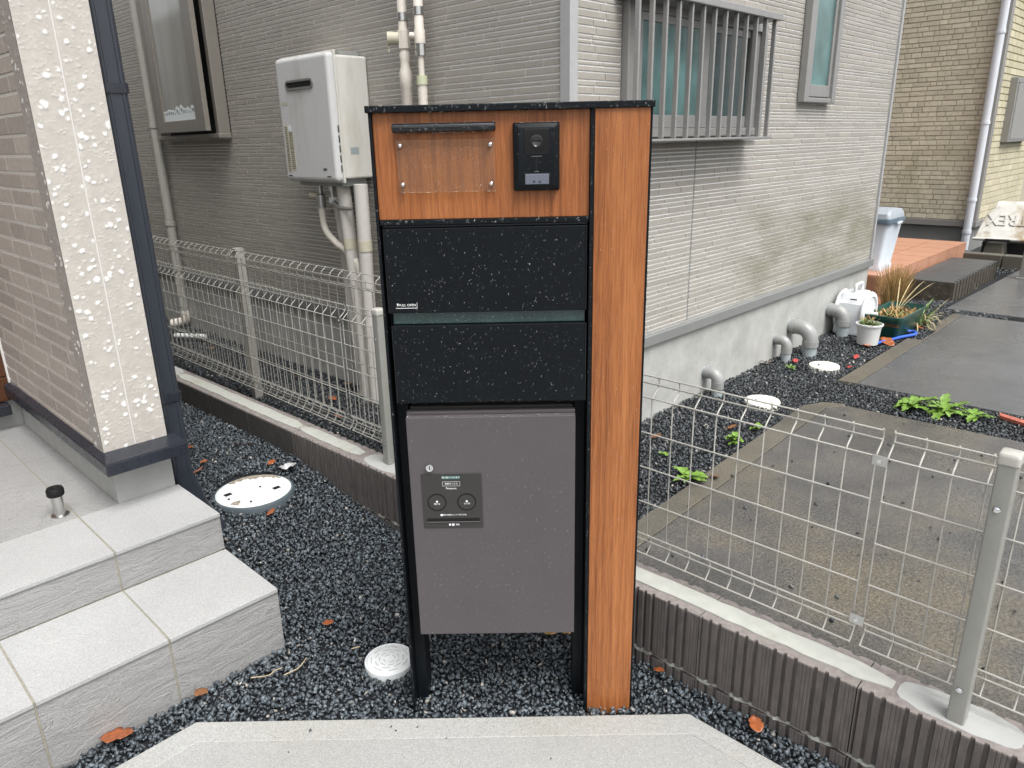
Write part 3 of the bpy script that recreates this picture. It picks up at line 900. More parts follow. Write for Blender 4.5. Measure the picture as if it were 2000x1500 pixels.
MB().tube([(2.10, 2.528, 1.775), (2.10, 2.528, 1.822)], .021, 8).build('metal_joint', STEEL, gp, smooth=30)
mb = MB(); pts, rad = [], []
for k in range(90):
    pts.append((2.10, 2.528, .6 + k * .012)); rad.append(.021 if k % 2 else .0185)
mb.tube(pts, rad, 14).build('ribbed_sleeve', PIPEIVORY, gp, smooth=70)
MB().tube([(2.10, 2.528, 1.665), (2.10, 2.528, 1.70)], [.023, .022], 16).build('green_collar', M('pale_green_pvc', (.50, .52, .36), .5), gp, smooth=40)
MB().tube([(2.10, 2.528, 1.848), (2.075, 2.56, 1.852)], [.013, .013], 12).build('side_port', PIPEIVORY, gp, smooth=40)
B(2.095, 2.102, 2.55, 2.612, 1.92, 1.94).build('strap', STEEL, gp, bevel=.001)
MB().tube([(2.10, 2.528, 1.925), (2.10, 2.528, 1.955)], .0215, 16).build('strap', STEEL, gp, smooth=35)
jb = thing('cable_box', 'small ivory cable cover on the siding just left of the mailbox post', 'box', (2.16, 2.86, .9))
MB().loft([[(2.17 - d, 2.845 + y, .975 + z) for y, z in ((-.03, 0), (.03, 0), (.03, .10), (-.03, .10))] for d in (0, .035)]).build('cover', PIPEIVORY, jb, bevel=.006)
MB().tube(bez([(2.155, 2.845, .98), (2.155, 2.835, .85), (2.155, 2.83, .3)]), .005, 6).build('cable', PIPEIVORY, jb, smooth=60)

# ================================================================== OUR HOUSE, LEFT
home = thing('house', 'taupe brick-tiled entrance wall with chipped cream stucco end at left', 'house', (.655, 2.457, .33))
B(.655, .84, 2.457, 4, .1, .478).build('foundation', PLASTER, home)
B(-4, .655, 3.565, 4, .1, .448).build('foundation', PLASTER, home)
B(.643, .83, 2.440, 6, .478, 2.62).build('wall', COLGROUT, home)
B(.637, .832, 2.432, 10, 2.62, 2.85).build('upper_wall', PLAINWALL, home)  # unseen wall top, kept low to let sky light into the passage
B(-4, .642, 3.585, 10, .448, 2.85).build('entrance_wall', PLAINWALL, home)
B(.643, .83, 6.0, 10, .1, 2.62).build('rear_wall', PLAINWALL, home)
fl = MB()
prof = [((.612, 2.352), .474), ((.612, 2.352), .516), ((.645, 2.44), .530)]
fl.prism([(.612, 2.352), (.862, 2.352), (.862, 2.47), (.70, 2.47), (.70, 3.6), (.612, 3.6)], .474, .516)
fl.build('base_flashing', NAVYMETAL, home, bevel=.004)
fl = MB()
fl.add([(.613, 2.353, .5165), (.861, 2.353, .5165), (.861, 2.436, .528), (.640, 2.436, .528), (.640, 3.6, .528), (.613, 3.6, .5165)], [(0, 1, 2, 3), (0, 3, 4, 5)])
fl.build('flashing_top', NAVYMETAL, home)
B(-4, .612, 3.50, 3.59, .40, .445).build('base_flashing', NAVYMETAL, home, bevel=.004)


def stucco(name, P, u0, u1, z0, z1, mat, seed, res=.0027, island=1.0, worm=1.0):
    g = np.random.default_rng(seed)
    nx, ny = max(4, int((u1 - u0) / res)), int((z1 - z0) / res)
    U, Zz = np.linspace(u0, u1, nx), np.linspace(z0, z1, ny)
    isl = np.zeros((ny, nx)); iy, ix = np.mgrid[0:ny, 0:nx]
    wob = vnoise(ny, nx, 2.2, 2.2, g) * .8 + vnoise(ny, nx, 1.2, 1.2, g) * .5
    n = int((u1 - u0) * (z1 - z0) / .00165 * island)
    for _ in range(n):
        cy, cx = g.uniform(0, ny), g.uniform(0, nx); r_ = g.uniform(.9, 2.5) * (.0027 / res); a = g.uniform(0, 3.14); el = g.uniform(.7, 1.7)
        y0_, y1_, x0_, x1_ = int(max(0, cy - 9)), int(min(ny, cy + 10)), int(max(0, cx - 9)), int(min(nx, cx + 10))
        dy, dx = iy[y0_:y1_, x0_:x1_] - cy, ix[y0_:y1_, x0_:x1_] - cx
        d = np.hypot((dx * math.cos(a) + dy * math.sin(a)) / el, -dx * math.sin(a) + dy * math.cos(a))
        isl[y0_:y1_, x0_:x1_] = np.maximum(isl[y0_:y1_, x0_:x1_], np.clip((r_ * (.55 + wob[y0_:y1_, x0_:x1_] * .75) - d) * 1.2 + .5, 0, 1))
    w1 = vnoise(ny, nx, 2.6, 4.4, g) + .55 * vnoise(ny, nx, 1.4, 2.0, g)
    wm = np.clip(1.25 - np.abs(w1 - .76) / .05, 0, 1) * np.clip((vnoise(ny, nx, 3.0, 3.0, g) - .46) * 9, 0, 1)
    hgt = .0017 * isl + .0014 * wm * worm + .0004 * vnoise(ny, nx, 1.5, 1.5, g)
    edge = np.minimum(np.minimum(ix, nx - 1 - ix), 2) / 2.
    hgt *= edge
    V = np.array([P(U[i], Zz[j], hgt[j, i]) for j in range(ny) for i in range(nx)], np.float32)
    V -= np.array(home.location, np.float32)
    F = np.array([[j * nx, j * nx + 1, (j + 1) * nx + 1, (j + 1) * nx] for j in range(ny - 1)])
    F = (F[:, None, :] + np.arange(nx - 1)[None, :, None]).reshape(-1, 4)
    o = mesh_np(name, V, F, mat, home, None, True)
    a = o.data.attributes.new('peak', 'FLOAT', 'POINT')
    a.data.foreach_set('value', np.clip(isl * edge + .34 * wm * edge * worm, 0, 1).astype(np.float32).ravel())
    return o


B(.637, .832, 2.434, 2.5, .489, 2.61).build('panel_backing', COLGROUT, home)
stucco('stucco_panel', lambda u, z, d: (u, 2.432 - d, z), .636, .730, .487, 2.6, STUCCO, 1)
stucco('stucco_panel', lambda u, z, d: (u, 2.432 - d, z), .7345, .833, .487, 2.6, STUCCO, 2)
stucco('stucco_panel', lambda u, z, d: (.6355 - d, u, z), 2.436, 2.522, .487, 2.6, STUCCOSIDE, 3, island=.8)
siding(home, 'facade_brick', lambda u, z, d: (.642 - d, -u, z), -3.56, -2.527, .487, 2.6, (.050, .057, .057, .060), (.16, .34), .0078, .0030, COLBRICK, 8, keep=300, chamfer=.0018, rest='small_facade_bricks')
B(.632, .655, 3.545, 3.575, .45, 2.6).build('corner_trim', COLGROUT, home, bevel=.003)
for k in range(16):
    B(-1.5, .631, 3.552, 3.58, .448 + k * .105, .448 + k * .105 + .1025).build('cladding_board', CLADWOOD, home, bevel=.003)
ds = MB().loft([[(.889 + x, 2.535 + y, z) for x, y in rrect(.036, .036, .016, 4)] for z in (2.85, .34)] + [[(.925 + x, 2.535 + y, .21) for x, y in rrect(.036, .036, .016, 4)], [(.99 + x, 2.535 + y, .06) for x, y in rrect(.036, .036, .016, 4)]]).build('downspout', NAVYPIPE, home, smooth=40)
for z in (1.60, .615):
    MB().loft([[(.889 + x, 2.535 + y, zz) for x, y in rrect(.041, .041, .018, 4)] for zz in (z, z + .028)]).build('clamp', NAVYMETAL, ds, smooth=40)
for x in (.872, .908):
    B(x - .003, x + .003, 2.4965, 2.5, .35, 2.85).build('ridge', NAVYPIPE, ds)

# ------------------------------------------------ entrance steps
steps = thing('entrance_steps', 'grey stone-tiled entrance steps with two treads at left', 'steps', (.848, 1.808, 0))
B(-2.5, .840, 1.8135, 2.6, -.08, .2025).build('step_core', TILEGROUT, steps)
B(-2.5, .840, 2.1445, 2.452, .193, .3315).build('step_core', TILEGROUT, steps)
B(-2.5, .66, 2.452, 3.6, .193, .3318).build('step_core', TILEGROUT, steps)
XE = [.848, .533, .218, -.097, -.412, -.727, -1.042]
for k in range(6):
    x1, x0 = XE[k] - (0 if k == 0 else .0025), XE[k + 1] + .0025
    B(x0, x1, 1.808, 2.1385, .193, .205).build('tread_tile', TILE, steps, bevel=.0012)
    B(x0, x1, 2.139, 2.4535, .322, .334).build('tread_tile', TILE, steps, bevel=.0012)
    B(x0, x1, 1.811, 1.820, -.06, .1875).build('riser_tile', TILESHADE, steps, bevel=.001)
    B(x0, x1, 2.142, 2.152, .206, .3165).build('riser_tile', TILESHADE, steps, bevel=.001)
    B(x0, x1, 1.8095, 1.8145, .188, .1927).build('nosing', NOSE, steps)
    B(x0, x1, 2.1405, 2.1455, .317, .3217).build('nosing', NOSE, steps)
YE = [2.457, 2.775, 3.08, 3.39, 3.56]
for j in range(4):
    for k in range(6):
        x1, x0 = (XE[k] - .0025 if k else .654), XE[k + 1] + .0025
        B(x0, x1, YE[j] + .0015, YE[j + 1] - .0015, .322, .3335).build('porch_tile', TILESHADE, steps, bevel=.001)
B(.840, .8465, 1.8205, 2.14, -.06, .1925).build('side_tile', TILESHADE, steps)
B(.840, .8465, 2.1525, 2.4535, -.06, .3215).build('side_tile', TILESHADE, steps)

stop = thing('door_stop', 'short stainless door stop with black rubber cap on the porch tiles', 'door stop', (.498, 2.513, .334))
MB().lathe([(.026, .3337), (.026, .337), (.0165, .3385), (.0165, .405)], (.498, 2.513), 24).build('stem', STEEL, stop, smooth=40)
MB().lathe([(.0235, .404), (.0255, .408), (.0255, .424), (.0225, .430), (.010, .430), (.009, .428), (.0, .428)], (.498, 2.513), 24, (True, False)).build('rubber_cap', RUBBERVOID, stop, smooth=40)

# ================================================================== BLOCK WALL
SK = .017
wall = thing('block_wall', 'low brown concrete block wall under the mesh fence, ribbed at right and plain at left', 'wall', (1.527, 0, 0), SK, local=True)


def rib_profile(y0, y1, d0=.0, d1=.118):
    unit = [(0, 0), (.0045, 0), (.006, .0012), (.0085, 0), (.0135, 0), (.015, .0012), (.0175, 0), (.0225, 0), (.024, .0012), (.0265, 0), (.036, 0), (.0385, .0085), (.046, .0085), (.0485, 0), (.062, 0), (.0645, .0085), (.0715, .0085), (.074, 0), (.088, 0), (.0905, .0085), (.0975, .0085)]
    f = []
    k = 0
    while y0 + k * .1 < y1 - .001:
        for a, d in unit:
            y = y0 + k * .1 + a
            if y < y1 - .0015: f.append((d0 + d, y))
        k += 1
    bk = []
    for k in range(int(round((y1 - y0) / .05))):
        for a, d in ((0, 0), (.03, 0), (.033, .007), (.047, .007)):
            y = y0 + k * .05 + a
            if y < y1 - .001: bk.append((d1 - d, y))
    return f + [(d0, y1), (d1, y1)] + bk[::-1]


ribbed = {}
yb = -.393
k = 0
while yb < 2.75:
    y1 = min(yb + .397, 2.802)
    pr = rib_profile(yb, y1)
    bl = MB().prism(pr[::-1], .049, .2362).build('block', BLOCKBROWN, wall)
    MB().prism([(x + (.0004 if x < .05 else -.0004), y) for x, y in pr[::-1]], .2362, .2402).build('broken_top', BLOCKTOP, bl)
    MB().prism(rib_profile(yb, y1)[::-1], -.12, .037).build('block', BLOCKBROWN, wall)
    yb += .4
yb = 2.807
while yb < 6.2:
    bl = B(.001, .118, yb, yb + .397, -.1, .236).build('block', BLOCKPLAIN, wall, bevel=.003)
    B(.003, .117, yb + .002, yb + .395, .2362, .2402).build('broken_top', BLOCKTOP, bl)
    yb += .4
mj = MB(); g_ = np.random.default_rng(4); yy = -.39
secs = []
while yy < 2.8:
    q = .0035 + .005 * g_.random() + .0045 * math.sin(yy * 62)
    secs.append([(q, yy, .0372 + .002 * g_.random()), (.112, yy, .0372), (.112, yy, .0488), (q, yy, .0488 - .002 * g_.random())]); yy += .008
mj.loft(secs).build('mortar_joint', MORTAR, wall)
for a, b in ((-.40, .085), (.345, 2.03), (2.37, 2.82), (2.825, 4.06), (4.35, 6.0)):
    pts = []; n_ = max(6, int((b - a) / .04)); g_ = np.random.default_rng(int(a * 100 + 500))
    for i in range(n_ + 1):
        e = min(1, min(i, n_ - i) / 1.5); pts.append((.058 - .028 * (.45 + .55 * e) + g_.uniform(-.003, .003), a + (b - a) * i / n_))
    for i in range(n_ + 1)[::-1]:
        e = min(1, min(i, n_ - i) / 1.5); pts.append((.062 + .029 * (.45 + .55 * e) + g_.uniform(-.003, .003), a + (b - a) * i / n_))
    MB().prism(pts[::-1], .235, .2445).build('mortar_strip', MORTAR, wall, bevel=.002)
for yc in (.215, 2.21, 4.2):
    g_ = np.random.default_rng(int(yc * 77))
    MB().prism([(.062 + (.05 + g_.uniform(-.006, .002)) * math.copysign(abs(math.cos(t)) ** .6, math.cos(t)), yc + .122 * math.copysign(abs(math.sin(t)) ** .7, math.sin(t))) for t in np.linspace(0, 2 * math.pi, 22)[:-1]], .23, .2425).build('mortar_patch', PLASTER, wall, bevel=.002)

# ================================================================== MESH FENCES
def mesh_fence(root, X, rows, prof, panels, spacing, rw, mat, side=1):
    """panels: list of (y0, y1); rows: (dx, z) of the horizontal wires; prof: path of an upright wire"""
    proto = None
    o_ = ORG[root.name]
    for y0, y1 in panels:
        n = int(round((y1 - y0) / spacing))
        for dx, z in rows:
            MB().tube([(X + side * dx - .0, y0, z), (X + side * dx, y1, z)], rw, 7).build('horizontal_wire', mat, root, smooth=60)
        for k in range(n + 1):
            y = y0 + (y1 - y0) * k / n
            if proto is None:
                proto = MB().tube([(X + side * dx + .0035, 0, z) for dx, z in prof], rw * .92, 6).build('upright_wire', mat, root, smooth=60)
                proto.location = (0, y, 0)
            else:
                c = proto.copy(); col.objects.link(c); c.parent = root; c.location = (0, y, 0)


low = thing('mesh_fence', 'near low pale grey welded-wire fence on top of the block wall', 'fence', (1.6, .22, .24))
ROWS = [(.027, .824), (.032, .801), (0, .772), (0, .669), (0, .565), (0, .458), (0, .356), (.024, .322), (.001, .292)]
PROF = [(0, .288), (.008, .296), (.020, .310), (.025, .322), (.020, .338), (.006, .352), (0, .36), (0, .55), (0, .768), (.008, .778), (.024, .791), (.032, .801), (.032, .812), (.027, .827)]
mesh_fence(low, 1.60, ROWS, PROF, [(-.62, .437), (.461, 2.51), (2.534, 4.50), (4.524, 5.9)], .0634, .0022, FENCE)
for y in (.215, 2.21, 4.34):
    ps = MB().loft([[(1.566 + a, y + b, z) for a, b in rrect(.0185, .0172, .004, 3)] for z in (.23, .848)]).build('post', POSTPAINT, low, smooth=40)
    MB().loft([[(1.566 + a * s, y + b * s, z) for a, b in rrect(.0205, .0195, .006, 3)] for z, s in ((.842, 1), (.856, 1), (.862, .93), (.864, .8))]).build('cap', FENCE, ps, smooth=50)
    for z in (.748, .325):
        MB().tube([(1.5480, y + .003, z), (1.5445, y + .003, z), (1.542, y + .003, z)], [.0065, .0065, .003], 10).build('bolt', CHROME, ps, smooth=40)
    drops(ps, 190 if y < 1 else 90, (1.5475 - 1.6, y - .0155 - .22, .25 - .24), (0, 1, 0), (0, 0, 1), (-1, 0, 0), .031, .59, .0006, .0022, int(y * 50), 2.6)
for y in (.449, 2.522):
    for z in (.766, .362):
        cl = B(1.5915, 1.596, y - .0165, y + .0165, z - .012, z + .012).build('clip', STEEL, low, bevel=.0015)
        MB().tube([(1.5918, y, z), (1.5885, y, z)], .0045, 10).build('screw', CHROME, cl, smooth=40)


def wire_drips(parent, X, panels, rows, n, seed):
    g = np.random.default_rng(seed); bm_v = []; bm_f = []
    tv, tf = DOME
    tv2 = np.concatenate([tv, tv[:1] * np.array([1, 1, -1], np.float32)])
    P = []
    for _ in range(n):
        y0, y1 = panels[g.integers(len(panels))]; dx, z = rows[g.integers(len(rows))]
        P.append((X + dx, g.uniform(y0, y1), z - .0026))
    P = np.array(P) - np.array(ORG[parent.name])
    r = g.uniform(.0012, .0026, n)
    V = P[:, None, :] + tv[None] * r[:, None, None] * np.array([1, 1, -1.25])
    F = tf[None] + (np.arange(n) * len(tv))[:, None, None]
    o = mesh_np('water_droplets', V.reshape(-1, 3), F.reshape(-1, 3)[:, ::-1], WATER, parent, None, True); o['kind'] = 'stuff'


wire_drips(low, 1.60, [(-.3, .437), (.461, 1.4)], ROWS, 700, 9)
tall = thing('mesh_fence', 'taller dull grey wire fence behind the low fence with a top curled forward', 'fence', (1.655, 3.4, .2))
TROWS = [(0, .957), (-.028, .934), (-.026, .909), (0, .893), (0, .703), (0, .577), (0, .435), (0, .325), (-.026, .306), (-.024, .282), (0, .268)]
TPROF = [(0, .264), (-.010, .270), (-.022, .28), (-.028, .293), (-.026, .306), (-.012, .318), (0, .328), (0, .6), (0, .890), (-.008, .895), (-.022, .903), (-.029, .915), (-.030, .928), (-.022, .944), (0, .959)]
mesh_fence(tall, 1.655, TROWS, TPROF, [(1.55, 3.50), (3.52, 5.6)], .0634, .0021, FENCEDULL)
for y in (3.53, 1.62):
    ps = MB().loft([[(1.695 + a, y + b, z) for a, b in rrect(.022, .022, .004, 3)] for z in (.15, .953)]).build('post', FENCEDULL, tall, smooth=40)
    MB().loft([[(1.695 + a, y + b, z) for a, b in rrect(.024, .024, .006, 3)] for z in (.95, .962)]).build('cap', FENCEDULL, ps, smooth=40)

# ================================================================== MAILBOX / PARCEL POST
PA = R(-46.46)
post = thing('mailbox_post', 'black mailbox post with teak panels, intercom and grey parcel box in rain', 'mailbox', (.9438, 1.3139, 0), PA, local=True)
D = .125
B(0, .006, 0, D, -.08, 1.4985).build('side_plate', BLACK, post, bevel=.0008)
B(.4528, .4612, 0, D, -.08, 1.4985).build('side_plate', BLACK, post, bevel=.0008)
for x0, x1, y in ((.0062, .0355, .044), (.426, .4526, .05)):
    B(x0, x1, y, D - .005, -.08, 1.27).build('leg', BLACK, post, bevel=.002)
cp = MB().prism([(-.005, -.007), (.582, -.007), (.582, D + .01), (-.005, D + .01)], 1.4985, 1.512).build('cap', BLACK, post, bevel=.0015)
drops(cp, 110, (-.004, -.0072, 1.4995), (1, 0, 0), (0, 0, 1), (0, -1, 0), .584, .012, .0009, .0028, 31, 2.2, .6)
drops(cp, 120, (-.004, -.006, 1.5122), (1, 0, 0), (0, 1, 0), (0, 0, 1), .584, .13, .0009, .0032, 32, 2.2, .55)
drops(cp, 30, (.01, -.004, 1.4985), (1, 0, 0), (0, 1, 0), (0, 0, -1), .56, .003, .0018, .0036, 33, 1.2, .9)
B(.4614, .5795, .004, D, -.08, 1.4984).build('column_core', BLACK, post, bevel=.0008)
wc = B(.4618, .5737, -.001, .0038, -.08, 1.4984).build('wood_column', TEAK2, post, bevel=.0006)
drops(wc, 1500, (.463, -.0011, .0), (1, 0, 0), (0, 0, 1), (0, -1, 0), .11, 1.49, .0005, .0019, 34, 3.0, .5)
wp = B(.0066, .4522, .010, .016, 1.2845, 1.4983).build('wood_panel', TEAK, post, bevel=.0006)
drops(wp, 420, (.008, .0099, 1.286), (1, 0, 0), (0, 0, 1), (0, -1, 0), .443, .21, .0005, .0018, 35, 2.8, .5)
B(.0066, .4522, .017, D - .01, 1.2845, 1.498).build('panel_back', BLACK, post)
# lamp bar over the name plate
lb = MB().tube([(.0485, -.006, 1.468), (.0505, -.006, 1.468), (.257, -.006, 1.468), (.259, -.006, 1.468)], [.0075, .0092, .0092, .0075], 20).build('light_bar', BLACKGLOSS, post, smooth=40)
B(.06, .248, -.004, .0105, 1.463, 1.473).build('bar_mount', BLACK, lb)
drops(lb, 90, (.0495, -.0152, 1.462), (1, 0, 0), (0, 0, 1), (0, -1, 0), .208, .013, .0006, .0020, 36, 2.2, .6)
drops(lb, 34, (.0495, -.010, 1.4772), (1, 0, 0), (0, 1, 0), (0, 0, 1), .208, .008, .0012, .0034, 37, 1.5, .6)
drops(lb, 26, (.055, -.009, 1.459), (1, 0, 0), (0, 1, 0), (0, 0, -1), .19, .006, .0014, .0030, 38, 1.0, 1.5)
# clear name plate on four screws
pl = B(.0535, .2567, -.0025, .0015, 1.3415, 1.4445).build('name_plate', ACRYLIC, post, bevel=.0006)
for x, z in ((.0620, 1.4345), (.2472, 1.4335), (.0630, 1.3570), (.2472, 1.3555)):
    MB().loft([[(x + r_ * math.cos(t), y, z + r_ * math.sin(t)) for t in np.linspace(0, 2 * math.pi, 17)[:-1]] for r_, y in ((.0045, .0105), (.0045, -.004), (.0036, -.0062), (.0015, -.0070))]).build('screw', CHROME, pl, smooth=50)
drops(pl, 430, (.055, -.0026, 1.345), (1, 0, 0), (0, 0, 1), (0, -1, 0), .20, .098, .0006, .0018, 39, 2.4, .5)
drops(pl, 90, (.054, -.0015, 1.3412), (1, 0, 0), (0, 1, 0), (0, 0, -1), .202, .002, .0012, .0028, 40, 1.2, .8)
# intercom
ic = thing_ = MB().loft([[(.3415 + x, y, 1.407 + z) for x, z in rrect(hx, hz, .004, 3)] for hx, hz, y in ((.0475, .067, .0105), (.0478, .0673, -.004), (.0455, .065, -.010), (.038, .0575, -.0155), (.0365, .056, -.016))][::-1]).build('intercom', BLACK, post, smooth=25)
lw = B(.3165, .3675, -.0170, -.0155, 1.4125, 1.4615).build('lens_window', LENSBLACK, ic, bevel=.0006)
MB().loft([[(.342 + r_ * math.cos(t), y, 1.437 + r_ * math.sin(t)) for t in np.linspace(0, 2 * math.pi, 25)[:-1]] for r_, y in ((.0135, -.0169), (.0135, -.0182), (.0095, -.0184), (.008, -.0172))], (False, True)).build('lens', M('smoked_lens', (.012, .012, .013), .12, .5, coat=.3), ic, smooth=40)
for z in (1.4085, 1.3785): B(.331 if z > 1.4 else .337, .352 if z > 1.4 else .346, -.0168, -.0158, z - .0006, z + .0006).build('speaker_line', M('intercom_line', (.12, .13, .14), .4), ic)
B(.3395, .3425, -.0164, -.0158, 1.3795, 1.4075).build('speaker_slot', RUBBERVOID, ic)
B(.375, .3775, -.0164, -.0158, 1.437, 1.446).build('microphone_slot', RUBBERVOID, ic)
B(.3752, .3775, -.0164, -.0158, 1.449, 1.4525).build('status_light', PANELGREY, ic)
B(.3160, .3685, -.0172, -.0158, 1.3515, 1.3755).build('button_frame', RUBBERVOID, ic, bevel=.0006)
bt = B(.3178, .3667, -.0185, -.0170, 1.3532, 1.3738).build('call_button', SILVERTAG, ic, bevel=.0008)
lettering('呼・出', .0058, (.3422, -.0187, 1.3575), bt, RUBBERVOID)
drops(ic, 120, (.297, -.0165, 1.343), (1, 0, 0), (0, 0, 1), (0, -1, 0), .088, .128, .0004, .0013, 41, 2.6, .5)
drops(ic, 40, (.298, -.010, 1.4738), (1, 0, 0), (0, 1, 0), (0, 0, 1), .088, .012, .001, .0032, 42, 1.4, .55)
# mail box
B(.0066, .4522, .006, .10, 1.2725, 1.2838).build('rail', BLACK, post, bevel=.001)
drops(post, 60, (.01, .0058, 1.2745), (1, 0, 0), (0, 0, 1), (0, -1, 0), .44, .008, .0009, .003, 43, 1.6, .5)
B(.016, .446, .024, .205, .872, 1.2715).build('mailbox_body', BLACK, post, bevel=.002)
B(.012, .4485, .008, .0235, 1.2678, 1.2712).build('door_lip', BLACKGLOSS, post, bevel=.0006)
md = B(.0112, .4490, .003, .020, 1.0820, 1.2660).build('mailbox_door', BLACK, post, bevel=.0012)
for x in (.0125, .4460): B(x, x + .0018, .0012, .003, 1.083, 1.265).build('edge_fold', BLACKGLOSS, md, bevel=.0004)
drops(md, 760, (.016, .0029, 1.084), (1, 0, 0), (0, 0, 1), (0, -1, 0), .428, .178, .0004, .0020, 44, 3.0, .65)
drops(md, 40, (.016, .004, 1.0820), (1, 0, 0), (0, 1, 0), (0, 0, -1), .428, .004, .0012, .0028, 45, 1.2, .8)
fr_ = B(.0292, .0764, .0026, .0031, 1.0932, 1.0942).build('label_line', WHITEINK, md)
B(.0757, .0764, .0026, .0031, 1.0943, 1.1063).build('label_line', WHITEINK, md)
lettering('PULL OPEN', .0072, (.0545, .0027, 1.1003), md, WHITEINK, sx=1.05)
MB().add([(.0312, .0026, 1.1042), (.0352, .0026, 1.1042), (.0332, .0026, 1.0972)], [(0, 2, 1)]).build('label_arrow', WHITEINK, md)
gs = B(.0195, .4462, .0165, .0215, 1.0545, 1.0815).build('glass_strip', FROST, post, bevel=.0006)
drops(gs, 130, (.022, .0164, 1.056), (1, 0, 0), (0, 0, 1), (0, -1, 0), .42, .022, .0009, .0026, 46, 1.8, .5)
lp = B(.0150, .4495, .0025, .020, .8712, 1.0530).build('lower_panel', BLACK, post, bevel=.0012)
for x in (.0165, .4465): B(x, x + .0018, .0007, .0025, .872, 1.052).build('edge_fold', BLACKGLOSS, lp, bevel=.0004)
drops(lp, 700, (.020, .0024, .873), (1, 0, 0), (0, 0, 1), (0, -1, 0), .424, .176, .0004, .0020, 47, 3.0, .65)
drops(lp, 45, (.018, .004, .8712), (1, 0, 0), (0, 1, 0), (0, 0, -1), .43, .004, .0014, .0030, 48, 1.2, .7)
# parcel box
B(.040, .4215, .032, .205, .250, .852).build('parcel_box', PANELGREY, post, bevel=.002)
pd = B(.0345, .4255, -.006, .030, .247, .838).build('parcel_door', GREYMETAL, post, bevel=.0012)
B(.0345, .4255, .012, .030, .8385, .846).build('door_lip', GREYMETAL, pd, bevel=.001)
drops(pd, 1900, (.037, -.0061, .25), (1, 0, 0), (0, 0, 1), (0, -1, 0), .386, .585, .0004, .0019, 49, 3.4, .6)
drops(pd, 60, (.036, -.004, .8382), (1, 0, 0), (0, 1, 0), (0, 0, 1), .386, .014, .0015, .004, 50, 1.3, .5)
ct = B(.0612, .2045, -.0078, -.0058, .5535, .6970).build('control_panel', PANELGREY, pd, bevel=.0006)


def disc(cx, cz, r_, y0, y1, n=28):
    return MB().loft([[(cx + r_ * math.cos(t), y, cz + r_ * math.sin(t)) for t in np.linspace(0, 2 * math.pi, n + 1)[:-1]] for y in (y1, y0)])


def ring(cx, cz, ra, rb, y0, y1, n=36):
    c = [(math.cos(t), math.sin(t)) for t in np.linspace(0, 2 * math.pi, n + 1)[:-1]]
    return MB().loft([[(cx + q * a, y, cz + q * b) for a, b in c] for q, y in ((ra, y1), (ra, y0), (rb, y0), (rb, y1))], (False, False))


for cx, body in ((.0960, '開ける'), (.1672, 'なつ印')):
    kb = disc(cx, .6225, .0205, -.0086, -.0079).build('push_button', PANELGREY, ct, smooth=40)
    ring(cx, .6225, .0226, .0198, -.0089, -.0078).build('button_ring', RUBBERVOID, ct)
    disc(cx, .6245, .0026, -.0089, -.0087, 16).build('button_mark', WHITEINK, ct)
    lettering(body, .0050, (cx, -.0088, .6180), ct, WHITEINK)
B(.0695, .1965, -.0083, -.0079, .5705, .5795).build('card_slot', RUBBERVOID, ct)  # thin black box stands in for the dark of the recess
B(.0695, .1965, -.0100, -.0079, .5685, .5708).build('slot_lip', GREYMETAL, ct, bevel=.0005)
gt = B(.1110, .1525, -.0081, -.0079, .6830, .6907).build('status_strip', GREENINK, ct)
lettering('受け取りできます', .0054, (.1318, -.0083, .6868), ct, WHITEINK)
for a in ((.1110, .1528, .6758, .6763), (.1110, .1528, .6648, .6653), (.1110, .1115, .66535, .67575), (.1523, .1528, .66535, .67575)):
    B(a[0], a[1], -.0081, -.0079, a[2], a[3]).build('label_line', WHITEINK, ct)
lettering('宅配ボックス', .0052, (.1319, -.0081, .6705), ct, WHITEINK)
lettering('Panasonic', .0064, (.1317, -.0081, .6587), ct, WHITEINK)
disc(.1055, .5882, .0030, -.0081, -.0079, 16).build('button_mark', WHITEINK, ct)
lettering('扉の内側のレバーを下げる', .0048, (.1370, -.0081, .5882), ct, WHITEINK)
disc(.1245, .5620, .0030, -.0081, -.0079, 16).build('button_mark', WHITEINK, ct)
B(.1295, .1350, -.0081, -.0079, .5588, .5652).build('button_mark', WHITEINK, ct)
lettering('施錠', .0048, (.1428, -.0081, .5620), ct, WHITEINK)
lk = MB().loft([[(.0834 + r_ * math.cos(t), y, .7135 + r_ * math.sin(t)) for t in np.linspace(0, 2 * math.pi, 25)[:-1]] for r_, y in ((.0098, -.0055), (.0098, -.010), (.0088, -.0128), (.0062, -.0132), (.0060, -.0120))]).build('lock', CHROME, pd, smooth=35)
B(.0824, .0844, -.0124, -.0119, .709, .7185).build('keyhole', RUBBERVOID, lk)
for x, y, n_, s_ in ((.0, -.0001, 90, 51), (.4530, -.0001, 110, 52)):
    drops(post, n_, (x + .001, y, .0), (1, 0, 0), (0, 0, 1), (0, -1, 0), .005, 1.49, .0006, .0019, s_, 2.2, .6)

